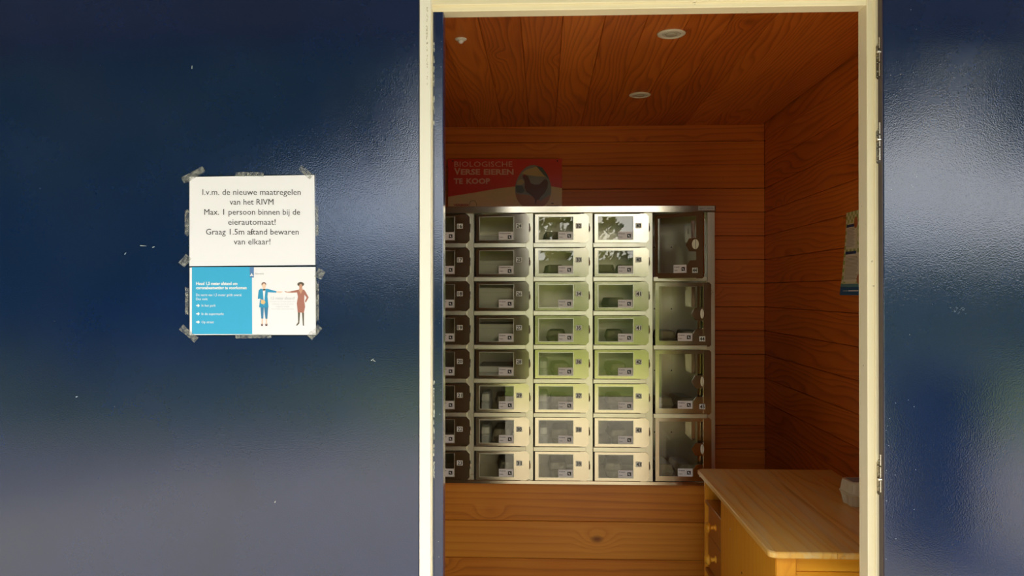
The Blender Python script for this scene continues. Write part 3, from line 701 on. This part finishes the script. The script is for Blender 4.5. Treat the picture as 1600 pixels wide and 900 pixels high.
pack(0, 4, 3, 70, .028, WCARD, 'upper of the two flat white boxes in locker 28', zoff=.0305)
def sack(c, r, px, label, h=.07):
    m = MB(); n = 16; w = 17*s; rings = []
    for z, k in ((0, .85), (.01, 1), (h*.42, .98), (h*.5, .86), (h*.58, .98), (h*.9, .9), (h, .6)):
        rings.append([(w/2*k*math.copysign(abs(math.cos(2*math.pi*i/n))**.45, math.cos(2*math.pi*i/n))*(1+rnd.uniform(-.04, .04)), .09*k*math.copysign(abs(math.sin(2*math.pi*i/n))**.45, math.sin(2*math.pi*i/n)), z) for i in range(n)])
    vs_ = [p for q in rings for p in q]; fs = [(j*n+i, j*n+(i+1) % n, (j+1)*n+(i+1) % n, (j+1)*n+i) for j in range(6) for i in range(n)]+[tuple(range(n))[::-1], tuple(6*n+i for i in range(n))]
    m.raw(vs_, fs, WCARD)
    return m.build('white_package', None, (mx(744+93.2*c+px), YM+.16, mz(383+53.15*r)+.0005), label=label, category='package', group='white packages in the lockers')
for c, r in ((0, 5), (0, 6), (1, 4), (1, 5), (1, 6)): sack(c, r, 13, 'white package in '+cellname(c, r), .085)

# ------------------------------------------------------------------ plinth under the machine
PT = ZB-.001
pm = MB(); pm.box(XL, mx(1104), YM+.03, BY-.003, 0, PT, ROOM); pl = struct(pm.build('trim_4'))
PW = 59.0*s; n = int(PT/PW)
boards_mirror(pl, mx(1104)-XL, PW, .018, n+1, (XL, YM+.03, PT-PW*(n+1)+.0), (1, 0, 0), (0, 0, 1), (0, -1, 0), PLINW)
for o in list(pl.children):
    if o.location.z-PW/2 < -.001: o.scale.y = .45; o.location.z = .045

# ------------------------------------------------------------------ sign on top of the machine
YS = BY-.03
def sp(x, y, z):                       # frame: photo pixels, z=-py
    p = at(x, -z, YS); return (p.x, YS-y, p.z)
z_s = ZT+.001; pys = 456+(EYE-z_s)*-1
b0 = at(700, 248.3, YS); b1 = at(878, 248.3, YS)
sg = empty('sign_board', ((b0.x+b1.x)/2, YS, z_s), label='red and cream sign with a hen in an egg, standing on the vending lockers', category='sign')
pyb = next(p for p in [248+i*.25 for i in range(800)] if at(790, p, YS).z <= z_s)
def S8(l): return [(690+x/8, -(240+y/8)) for x, y in l]
yb8 = (pyb-240)*8-2
m = MB(); m.prism([S8([(80, yb8), (1505, yb8), (1505, 66), (80, 68)])], .0, -.006, ink((.72, .47, .16))); m.v = []; m.f = []; m.m = []
m.prism([S8([(80, yb8), (1505, yb8), (1505, 66), (80, 68)])], .0, -.006, ink((.80, .56, .26)), sp); child(m, 'board', sg)
m = MB(); m.flat(S8([(80, 68), (1505, 66), (1505, 432), (1380, 411), (910, 411), (700, 437), (400, 489), (80, 540)]), .0006, ink((.72, .030, .016)), sp); child(m, 'red_field', sg, label='red upper field')
def egg(cx, cy, rx, ry, n=32):
    out = []
    for i in range(n):
        t = 2*math.pi*i/n; y = -math.cos(t); k = 1+.13*y
        out.append((cx+rx*math.sin(t)*k, cy+ry*y))
    return out
yclip = yb8-3
def clipy(l): return [(x, min(y, yclip)) for x, y in l]
m = MB(); E_ = egg(1145, 420, 225, 277)
m.flat(S8(clipy(E_)), .0010, ink((.27, .26, .24)), sp)
lowr = [p for p in E_ if p[1] > 500]; 
m.flat(S8(clipy([(935, 500)]+sorted([p for p in lowr if p[0] < 1145], key=lambda p: p[1])+sorted([p for p in lowr if p[0] >= 1145], key=lambda p: -p[1])+[(1350, 520), (1240, 590), (1100, 520)])), .0013, ink((.42, .16, .06)), sp)
m.flat(S8([(1000, 250), (1060, 200), (1180, 165), (1230, 190), (1270, 250), (1310, 290), (1200, 285), (1080, 270)]), .0013, ink((.60, .42, .20)), sp)
m.flat(S8([(1180, 152), (1260, 175), (1320, 260), (1345, 320), (1280, 270), (1220, 200)]), .0014, ink((.08, .09, .10)), sp)
m.flat(S8([(950, 340), (1000, 320), (1040, 350), (1010, 390), (940, 390)]), .0013, ink((.50, .36, .20)), sp)
m.flat(S8([(925, 400), (1010, 400), (1040, 470), (1000, 500), (935, 480)]), .0012, ink((.10, .11, .12)), sp)
child(m, 'egg_picture', sg, label='egg-shaped picture of sky and field')
m = MB(); m.flat(S8([(1010, 275), (1045, 265), (1080, 285), (1098, 330), (1115, 370), (1160, 388), (1220, 386), (1260, 350), (1285, 322), (1312, 325), (1330, 360), (1322, 430), (1290, 490), (1240, 540), (1215, 575), (1190, 580), (1185, 610), (1165, 640), (1168, 600), (1165, 570), (1120, 520), (1060, 480), (1038, 430), (1040, 370), (1030, 320), (1018, 310)]), .0016, ink((.13, .018, .010)), sp)
m.flat(S8([(1012, 276), (1024, 262), (1050, 262), (1045, 280)]), .0018, ink((.35, .02, .01)), sp)
child(m, 'hen_silhouette', sg, label='dark red-brown hen')
m = MB(); PK = ink((.86, .46, .36))
def st(body, x0, x1, yb, cap, bold, mat=PK): text(m, body, 690+x0/8, 690+x1/8, -(240+yb/8), cap/8, mat, sp, bold=bold, y=.001)
st('BIOLOGISCHE', 160, 885, 165, 66, .0); st('V', 158, 235, 262, 80, .03); st('ERSE', 240, 482, 262, 66, .035); st('EIEREN', 527, 900, 262, 66, .035); st('TE', 153, 266, 376, 64, .035); st('KOOP', 310, 606, 376, 64, .035)
child(m, 'lettering', sg, label='pink-white lettering on the red field')
m = MB(); st('VERBEEK', 150, 350, 655, 26, .03, ink((.45, .02, .02)))
arc = [(352, 652), (350, 622), (362, 598), (385, 586), (408, 592), (420, 588), (424, 604), (436, 622), (440, 655)]
for i in range(len(arc)-1):
    (x0, y0), (x1, y1) = arc[i], arc[i+1]; dx, dy = x1-x0, y1-y0; l = math.hypot(dx, dy); nx, ny = -dy/l*2.2, dx/l*2.2
    m.flat(S8([(x0-nx, y0-ny), (x1-nx, y1-ny), (x1+nx, y1+ny), (x0+nx, y0+ny)]), .001, ink((.12, .05, .03)), sp)
child(m, 'emblem', sg, label='small maker lettering with a line-drawn chick')
m = MB(); m.flat(S8([(1320, 650), (1465, 650), (1465, 665), (1320, 665)]), .001, ink((.10, .07, .04)), sp); m.flat(S8([(1368, 622), (1385, 614), (1402, 622), (1400, 630), (1370, 630)]), .001, ink((.16, .11, .06)), sp); child(m, 'corner_mark', sg)
m = MB()
for x, y in ((140, 92), (1448, 92)):
    p = Vector(sp(690+x/8, .001, -(240+y/8))); m.lathe([(.004, 0), (.003, .002)], BLACKG, Matrix.Translation(p) @ Matrix.Rotation(R(90), 4, 'X'), 10)
child(m, 'screw', sg, kind='stuff')

# ------------------------------------------------------------------ poster on the right wall
PX = RX-.002; y_far = 2.872; y_near = 2.655; zt = EYE+.293-.003; zb2 = zt-.302
def pp(u, y, v):                       # u 0 far .. 1 near, v 0 bottom .. 1 top
    curl = .022*(1-v)**1.5*(1-u)+.002
    return (PX-curl-y, y_far+(y_near-y_far)*u+.006*(1-v), zb2+(zt-zb2)*v)
ps = empty('wall_poster', (PX, (y_far+y_near)/2, zb2), label='yellow-green checked information poster with text columns on the right wall', category='poster')
def pgrid(mb, u0, u1, v0, v1, y, mat, nu=3, nv=8):
    vs_ = []; fs = []
    for j in range(nv+1):
        for i in range(nu+1): vs_.append(pp(u0+(u1-u0)*i/nu, y, v0+(v1-v0)*j/nv))
    for j in range(nv):
        for i in range(nu): a_ = j*(nu+1)+i; fs.append((a_, a_+1, a_+nu+2, a_+nu+1))
    mb.raw(vs_, fs, mat)
m = MB(); pgrid(m, 0, 1, 0, 1, 0, ink((.80, .76, .50))); pgrid(m, 0, 1, 0, 1, -.0005, ink((.80, .76, .50))); child(m, 'sheet', ps)
m = MB(); G1 = ink((.42, .52, .10)); 
for i in range(14):
    for j in range(20):
        u0 = i/14; v0 = .10+j*.9/20
        if (i+j) % 2 == 0 and (v0 > .84 or u0 < .12 or .50 < v0 < .54 or .45 < u0 < .52): pgrid(m, u0, u0+1/14, v0, v0+.045, .0004, G1, 1, 1)
child(m, 'check_border', ps, kind='stuff', label='green checked border')
m = MB(); WP = ink((.86, .80, .64)); 
for u0, u1, v0, v1 in ((.06, .44, .56, .83), (.53, .95, .62, .93), (.08, .60, .16, .50), (.66, .95, .16, .50)): pgrid(m, u0, u1, v0, v1, .0008, WP, 2, 6)
child(m, 'text_panel', ps)
m = MB()
for u0, u1, v0, v1 in ((.06, .44, .56, .81), (.53, .95, .62, .89), (.08, .60, .18, .47), (.66, .95, .18, .47)):
    v = v1-.01
    while v > v0+.01:
        pgrid(m, u0+.02, u1-.02-rnd.random()*.08, v-.005, v, .0011, ink((.30, .26, .20)), 2, 1); v -= .0165
child(m, 'text_line', ps, kind='stuff')
m = MB()
for u0, u1, v0, v1 in ((.05, .36, .815, .85), (.54, .85, .89, .925), (.07, .48, .49, .525)): pgrid(m, u0, u1, v0, v1, .0014, ink((.02, .05, .16)), 1, 1)
child(m, 'heading_bar', ps, label='dark blue heading bars')
m = MB(); pgrid(m, 0, 1, 0, .10, .001, ink((.03, .13, .30)), 2, 2); pgrid(m, 0, 1, .10, .135, .001, ink((.12, .30, .34)), 2, 1)
text(m, 'www', .10, .26, .045, .02, ink((.75, .78, .8)), pp, y=.0014); pgrid(m, .28, .62, .045, .060, .0014, ink((.65, .7, .75)), 1, 1); child(m, 'footer_band', ps, label='blue band along the bottom')
m = MB(); OR = ink((.55, .17, .04))
for cu_, cv, ru, rv in ((.42, .86, .07, .07), (.70, .57, .07, .06), (.70, .19, .16, .075)):
    m = MB(); m.flat([(x, z) for x, z in ell(cu_, cv, ru, rv, 14)], .0018, OR, pp); child(m, 'printed_shape', ps, label='plain orange printed shape')
m = MB(); m.prism([[(-.10, .935), (.02, .93), (.02, .955), (-.10, .96)]], .0022, .0008, TAPE, pp); child(m, 'tape', ps)

# ------------------------------------------------------------------ ceiling fittings
def downlight(px, py, Yd, label):
    p = at(px, py, Yd); e = empty('ceiling_spotlight', (p.x, Yd, CZ), None, label=label, category='light', group='recessed spotlights in the ceiling')
    M = Matrix.Rotation(math.pi, 4, 'X')
    m = MB(); prof = [(.030, 0), (.046, .0), (.046, .0025), (.042, .005), (.034, .006), (.031, .0045), (.030, .002)]
    n = 40; vs_ = []; fs = []
    for r_, h in prof:
        for i in range(n): vs_.append((r_*math.cos(2*math.pi*i/n), r_*math.sin(2*math.pi*i/n), -h))
    for j in range(len(prof)):
        for i in range(n): k = (i+1) % n; j2 = (j+1) % len(prof); fs.append((j*n+i, j2*n+i, j2*n+k, j*n+k))
    m.raw(vs_, fs, plain('ivory trim', (.82, .74, .56), .4) if 'ivory trim' not in bpy.data.materials else bpy.data.materials['ivory trim']); m.build('trim_ring', e, smooth=True)
    m = MB(); m.lathe([(.030, .0012), (.029, .004), (.024, .0045), (.021, .003), (.019, .003)], ink((.62, .56, .42)), M, 32); m.build('swivel_ring', e, smooth=True)
    m = MB(); m.lathe([(.019, .003), (.018, .0055), (.012, .0075), (.003, .008)], ink((.50, .44, .32), .1), M, 24); m.build('lamp_lens', e, smooth=True)
def Yc(py):                               # where the ceiling meets this pixel row near the right spot
    lo_, hi_ = 1.5, 4.5
    for _ in range(40):
        md = (lo_+hi_)/2
        if at(1000, py, md).z > CZ: hi_ = md
        else: lo_ = md
    return lo_
downlight(1049, 53, Yc(53), 'larger-looking recessed ceiling spotlight nearest the doorway')
downlight(1000, 148, Yc(148), 'recessed ceiling spotlight deeper in the room, nearer the lockers')
p = at(720, 57, Yc(57)); e = empty('ceiling_sensor', (p.x, Yc(57), CZ), label='tiny white domed fitting on the ceiling by the left door edge', category='sensor')
m = MB(); M = Matrix.Rotation(math.pi, 4, 'X'); m.lathe([(.020, 0), (.020, .0015), (.017, .004), (.010, .0055)], WHITEP, M, 24); m.build('base_plate', e, smooth=True)
m = MB(); m.lathe([(.010, .005), (.0095, .011), (.006, .0145), (.001, .016)], ink((.9, .88, .8)), M, 16); m.build('dome', e, smooth=True)

# ------------------------------------------------------------------ desk
DZ = .76; DT = .018; DX0 = .598; DX1 = RX-.004; DY0 = 2.066; DY1 = 3.03
dk = empty('pine_desk', ((DX0+DX1)/2, (DY0+DY1)/2, 0), label='worn pine desk with knobbed drawers against the right wall', category='desk')
DV = dk.location
def board_part(name, x0, x1, y0, y1, z0, z1, mat, along, b=.002, **kw):
    """box part whose own X axis runs along the grain"""
    ax = {'x': (Vector((1, 0, 0)), Vector((0, 1, 0)), Vector((0, 0, 1)), (x1-x0, y1-y0, z1-z0)),
          'y': (Vector((0, 1, 0)), Vector((-1, 0, 0)), Vector((0, 0, 1)), (y1-y0, x1-x0, z1-z0)),
          'z': (Vector((0, 0, 1)), Vector((1, 0, 0)), Vector((0, 1, 0)), (z1-z0, x1-x0, y1-y0))}[along]
    if along == 'z' and (y1-y0) > (x1-x0):   # face across y
        ax = (Vector((0, 0, 1)), Vector((0, 1, 0)), Vector((-1, 0, 0)), (z1-z0, y1-y0, x1-x0))
    d = ax[3]; m = MB(); m.box(-d[0]/2, d[0]/2, -d[1]/2, d[1]/2, -d[2]/2, d[2]/2, mat, b=b)
    o = m.build(name, **kw); o.parent = dk
    o.matrix_basis = Matrix.Translation(Vector(((x0+x1)/2, (y0+y1)/2, (z0+z1)/2))-DV) @ Matrix((ax[0], ax[1], ax[2])).transposed().to_4x4()
    return o
def top_board(x0, x1, rl_):
    # plan polygon with rounded left corners when rl_, grain along y -> local x
    m = MB(); w = x1-x0; L = DY1-DY0; pts = []
    if rl_:
        r_ = .022
        for (cx, cy, a0) in ((-L/2+r_, w/2-r_, 90), ):
            pass
        # local x = world y, local y = -world x ; left edge of the desk is +y local
        pts = [(-L/2, -w/2), (L/2, -w/2)]
        for i in range(6): a = R(i*18); pts.append((L/2-r_+r_*math.cos(a), w/2-r_+r_*math.sin(a)))
        for i in range(6): a = R(90+i*18); pts.append((-L/2+r_+r_*math.cos(a), w/2-r_+r_*math.sin(a)))
    else: pts = [(-L/2, -w/2), (L/2, -w/2), (L/2, w/2), (-L/2, w/2)]
    k = len(pts); c = .003
    def ins(e): return [(x-math.copysign(min(e, abs(x)), x), y-math.copysign(min(e, abs(y)), y) if (y > 0 and rl_) else y) for x, y in pts]
    rings = [(ins(c), 0), (pts, c), (pts, DT-c), (ins(c), DT)]
    vs_ = [(x, y, z-DT/2) for l, z in rings for x, y in l]
    fs = [(j*k+i, j*k+(i+1) % k, (j+1)*k+(i+1) % k, (j+1)*k+i) for j in range(3) for i in range(k)]+[tuple(range(k))[::-1], tuple(3*k+i for i in range(k))]
    m.raw(vs_, fs, DTOPW); o = m.build('top_board'); o.parent = dk
    o.matrix_basis = Matrix.Translation(Vector(((x0+x1)/2, (DY0+DY1)/2, DZ-DT/2))-DV) @ Matrix((Vector((0, 1, 0)), Vector((-1, 0, 0)), Vector((0, 0, 1)))).transposed().to_4x4()
g = .0006
top_board(DX0, .776-g, True); top_board(.776+g, .862-g, False); top_board(.862+g, .995-g, False); top_board(.995+g, DX1, False)
ZU = DZ-DT; FX = .624; FY = 2.092
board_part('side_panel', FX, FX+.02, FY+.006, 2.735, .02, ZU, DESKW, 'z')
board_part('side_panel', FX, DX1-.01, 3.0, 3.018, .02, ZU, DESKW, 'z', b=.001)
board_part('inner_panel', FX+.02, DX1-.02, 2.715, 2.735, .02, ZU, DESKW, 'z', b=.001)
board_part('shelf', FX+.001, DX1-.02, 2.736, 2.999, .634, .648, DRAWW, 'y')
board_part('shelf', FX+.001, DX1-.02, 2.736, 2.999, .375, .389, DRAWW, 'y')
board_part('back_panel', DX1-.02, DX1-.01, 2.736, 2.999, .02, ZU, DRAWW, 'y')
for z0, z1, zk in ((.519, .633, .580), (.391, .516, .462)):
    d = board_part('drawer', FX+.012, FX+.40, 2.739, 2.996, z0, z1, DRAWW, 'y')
    m = MB(); M = Matrix.Translation(Vector((FX+.013, 2.868, zk))) @ Matrix.Rotation(R(-90), 4, 'Y')
    m.lathe([(.013, 0), (.0135, .003), (.008, .006), (.0065, .011), (.0085, .014), (.0085, .017), (.0065, .020), (.012, .022), (.0185, .026), (.0195, .031), (.017, .037), (.011, .041), (.004, .043)], DESKW, M, 24)
    inv = (Matrix.Translation(DV) @ d.matrix_basis).inverted(); m.v = [tuple(inv @ Vector(v)) for v in m.v]
    m.build('knob', d, smooth=True, label='turned pine knob')
board_part('corner_post', FX+.001, .678, FY, FY+.045, .02, ZU, DESKW, 'z')
board_part('front_rail', .680, DX1-.01, FY+.012, FY+.03, ZU-.045, ZU, DESKW, 'x', b=.001)
for i in range(4): board_part('front_board', .680, DX1-.01, FY+.010, FY+.028, ZU-.046-.16*(i+1)+.001, ZU-.046-.16*i, DESKW, 'x', b=.001)
m = MB()
for y, z in ((2.60, .655), (2.45, .565)):
    M = Matrix.Translation(Vector((FX, y, z))-DV) @ Matrix.Rotation(R(-90), 4, 'Y'); m.lathe([(.004, 0), (.003, .001)], CHROME if z > .6 else ink((.12, .03, .01)), M, 12)
m.build('screw', dk, kind='stuff')
# carton on the desk
pc = at(1320, 775, 2.50)
carton(CP, (1.043, 2.545, DZ+.0004), R(90)+.06, 'pale pulp egg carton on the desk beside the door frame')

# ------------------------------------------------------------------ outside, behind the camera: yard, lawn, hedge, trees
def groundmat():
    m, nt, b = newmat('pale gravel paving'); L = nt.links.new; co = N(nt, 'TexCoord')
    n = N(nt, 'TexNoise', Scale=16.0, Detail=8.0, Roughness=.75); L(co.outputs['Object'], n.inputs['Vector'])
    r = N(nt, 'ValToRGB'); e = r.color_ramp.elements; e[0].position = .35; e[0].color = (.14, .12, .085, 1); e[1].position = .68; e[1].color = (.54, .485, .385, 1)
    L(n.outputs[0], r.inputs[0]); L(r.outputs[0], b.inputs['Base Color']); b.inputs['Roughness'].default_value = .9; return m
def grassmat():
    m, nt, b = newmat('sunlit grass'); L = nt.links.new; co = N(nt, 'TexCoord')
    n = N(nt, 'TexNoise', Scale=4.0, Detail=7.0, Roughness=.7); L(co.outputs['Object'], n.inputs['Vector'])
    r = N(nt, 'ValToRGB'); e = r.color_ramp.elements; e[0].position = .35; e[0].color = (.085, .13, .010, 1); e[1].position = .65; e[1].color = (.21, .25, .02, 1)
    L(n.outputs[0], r.inputs[0]); L(r.outputs[0], b.inputs['Base Color']); b.inputs['Roughness'].default_value = .9; return m
GM = groundmat(); GS = grassmat()
m = MB(); m.box(-30, 30, -4.0, 1.842, -.1, 0, GM); struct(m.build('ground'))
m = MB(); m.box(-60, 60, -70, -4.0, -.1, .01, GS); struct(m.build('lawn'))
def leafmat(name, c1, c2):
    m, nt, b = newmat(name); L = nt.links.new; co = N(nt, 'TexCoord')
    n = N(nt, 'TexNoise', Scale=3.0, Detail=3.0); L(co.outputs['Object'], n.inputs['Vector'])
    r = N(nt, 'ValToRGB'); e = r.color_ramp.elements; e[0].position = .35; e[0].color = (*c1, 1); e[1].position = .65; e[1].color = (*c2, 1)
    L(n.outputs[0], r.inputs[0]); L(r.outputs[0], b.inputs['Base Color']); b.inputs['Roughness'].default_value = .5; return m
LF1 = leafmat('hedge leaves', (.05, .09, .012), (.17, .21, .03)); LF2 = leafmat('tree leaves', (.025, .05, .012), (.07, .12, .02)); BARK = plain('bark', (.09, .065, .045), .9)
def leaves(mb, pts, size, mat, rnd):
    for p in pts:
        a = Vector((rnd.gauss(0, 1), rnd.gauss(0, 1), rnd.gauss(0, 1))).normalized(); b = a.orthogonal().normalized(); c = a.cross(b)
        q = size*rnd.uniform(.6, 1.3); p = Vector(p)
        mb.raw([p-b*q, p-c*q*.45, p+b*q, p+c*q*.45], [(0, 1, 2, 3)], mat)
rg = random.Random(11)
def hedge(x0, x1, y, h, label, n=6000):
    e = empty('garden_hedge', ((x0+x1)/2, y, 0), label=label, category='hedge')
    m = MB(); m.box(-(x1-x0)/2, (x1-x0)/2, -.4, .4, 0, h-.1, LF1); m.build('hedge_core', e)
    m = MB(); pts = []
    for i in range(n):
        x = rg.uniform(-(x1-x0)/2, (x1-x0)/2); k = rg.random()
        hh = h+.12*math.sin(x*3)+.08*math.sin(x*7.3)
        pts.append((x, .4+rg.gauss(.05, .07), rg.uniform(0, hh)) if k < .7 else (x, rg.uniform(-.4, .5), hh+rg.gauss(-.05, .09)))
    leaves(m, pts, .08, LF1, rg); m.build('foliage', e, kind='stuff')
hedge(-14, 14, -12, 2.3, 'long green hedge across the lawn, mirrored in the steel lockers')
def tree(x, y, h, r, zc, label, n=7500, lsz=.30):
    e = empty('garden_tree', (x, y, 0), label=label, category='tree', group='trees beyond the hedge')
    m = MB(); tk = min(1, r/2.5); m.lathe([(.22*tk, 0), (.15*tk, .5), (.12*tk, zc*.6), (.06*tk, zc)], BARK, None, 10); m.build('trunk', e, smooth=True)
    m = MB(); pts = []
    for i in range(n):
        v = Vector((rg.gauss(0, 1), rg.gauss(0, 1), rg.gauss(0, 1))).normalized(); k = rg.uniform(.55, 1)**.5*(1+.25*mnoise.noise(v*2.2+Vector((x, y, 0))))
        pts.append((v.x*r*k, v.y*r*k, zc+v.z*(h-zc)*k))
    leaves(m, pts, lsz, LF2, rg); m.build('foliage', e, kind='stuff')
for i, (x, y, h, r, zc) in enumerate(((-15.0, -7.5, 8, 3.6, 4.2), (-7.0, -7.6, 8, 3.3, 4.4), (-6.5, -17, 9.5, 3.2, 7.0), (.4, -17.5, 9.8, 3.2, 7.6), (7.6, -17.5, 9.8, 2.9, 7.6), (14.6, -17, 9.5, 3.0, 7.2))):
    tree(x, y, h, r, zc, ['leafy tree left of the lawn, farther from the hut', 'leafy tree left of the lawn, nearer the hut', 'leftmost tree of the row beyond the hedge', 'second tree from the left beyond the hedge', 'third tree from the left beyond the hedge', 'rightmost tree of the row beyond the hedge'][i])
tree(1.62, -13.6, 3.5, .42, 2.7, 'young leafy sapling rising above the hedge', 260, .11)
tree(.15, -14.2, 4.3, .75, 3.3, 'small round-topped tree just behind the hedge', 700, .13)
# unseen bin, added to make the dark patch mirrored in the right door
wb2 = empty('added_bin', (2.14, -.85, 0), label='unseen dark bin added in the yard for the patch mirrored low in the right door', category='bin')
DKB = plain('added bin dark', (.012, .014, .018), .6)
m = MB(); vs_ = []
for z, hx, hy in ((.06, .14, .17), (.10, .16, .19), (.92, .20, .25), (.95, .205, .26)):
    vs_ += [(-hx, -hy, z), (hx, -hy, z), (hx, hy, z), (-hx, hy, z)]
m.raw(vs_, [(j*4+i, j*4+(i+1) % 4, j*4+4+(i+1) % 4, j*4+4+i) for j in range(3) for i in range(4)]+[(3, 2, 1, 0), (12, 13, 14, 15)], DKB); m.build('body', wb2)
m = MB(); m.box(-.215, .215, -.27, .27, .951, .985, DKB, b=.012); m.box(-.18, .18, -.22, .22, .985, 1.01, DKB, b=.01); m.build('lid', wb2)
for x in (-.17, .17):
    m = MB(); m.lathe([(.05, -.02), (.09, -.02), (.095, 0), (.09, .02), (.05, .02)], BLACKG, Matrix.Translation((x, -.2, .095)) @ Matrix.Rotation(R(90), 4, 'Y'), 20); m.build('wheel', wb2)
m = MB(); m.box(-.17, .17, -.30, -.275, .90, .93, DKB, b=.005); m.build('handle', wb2)
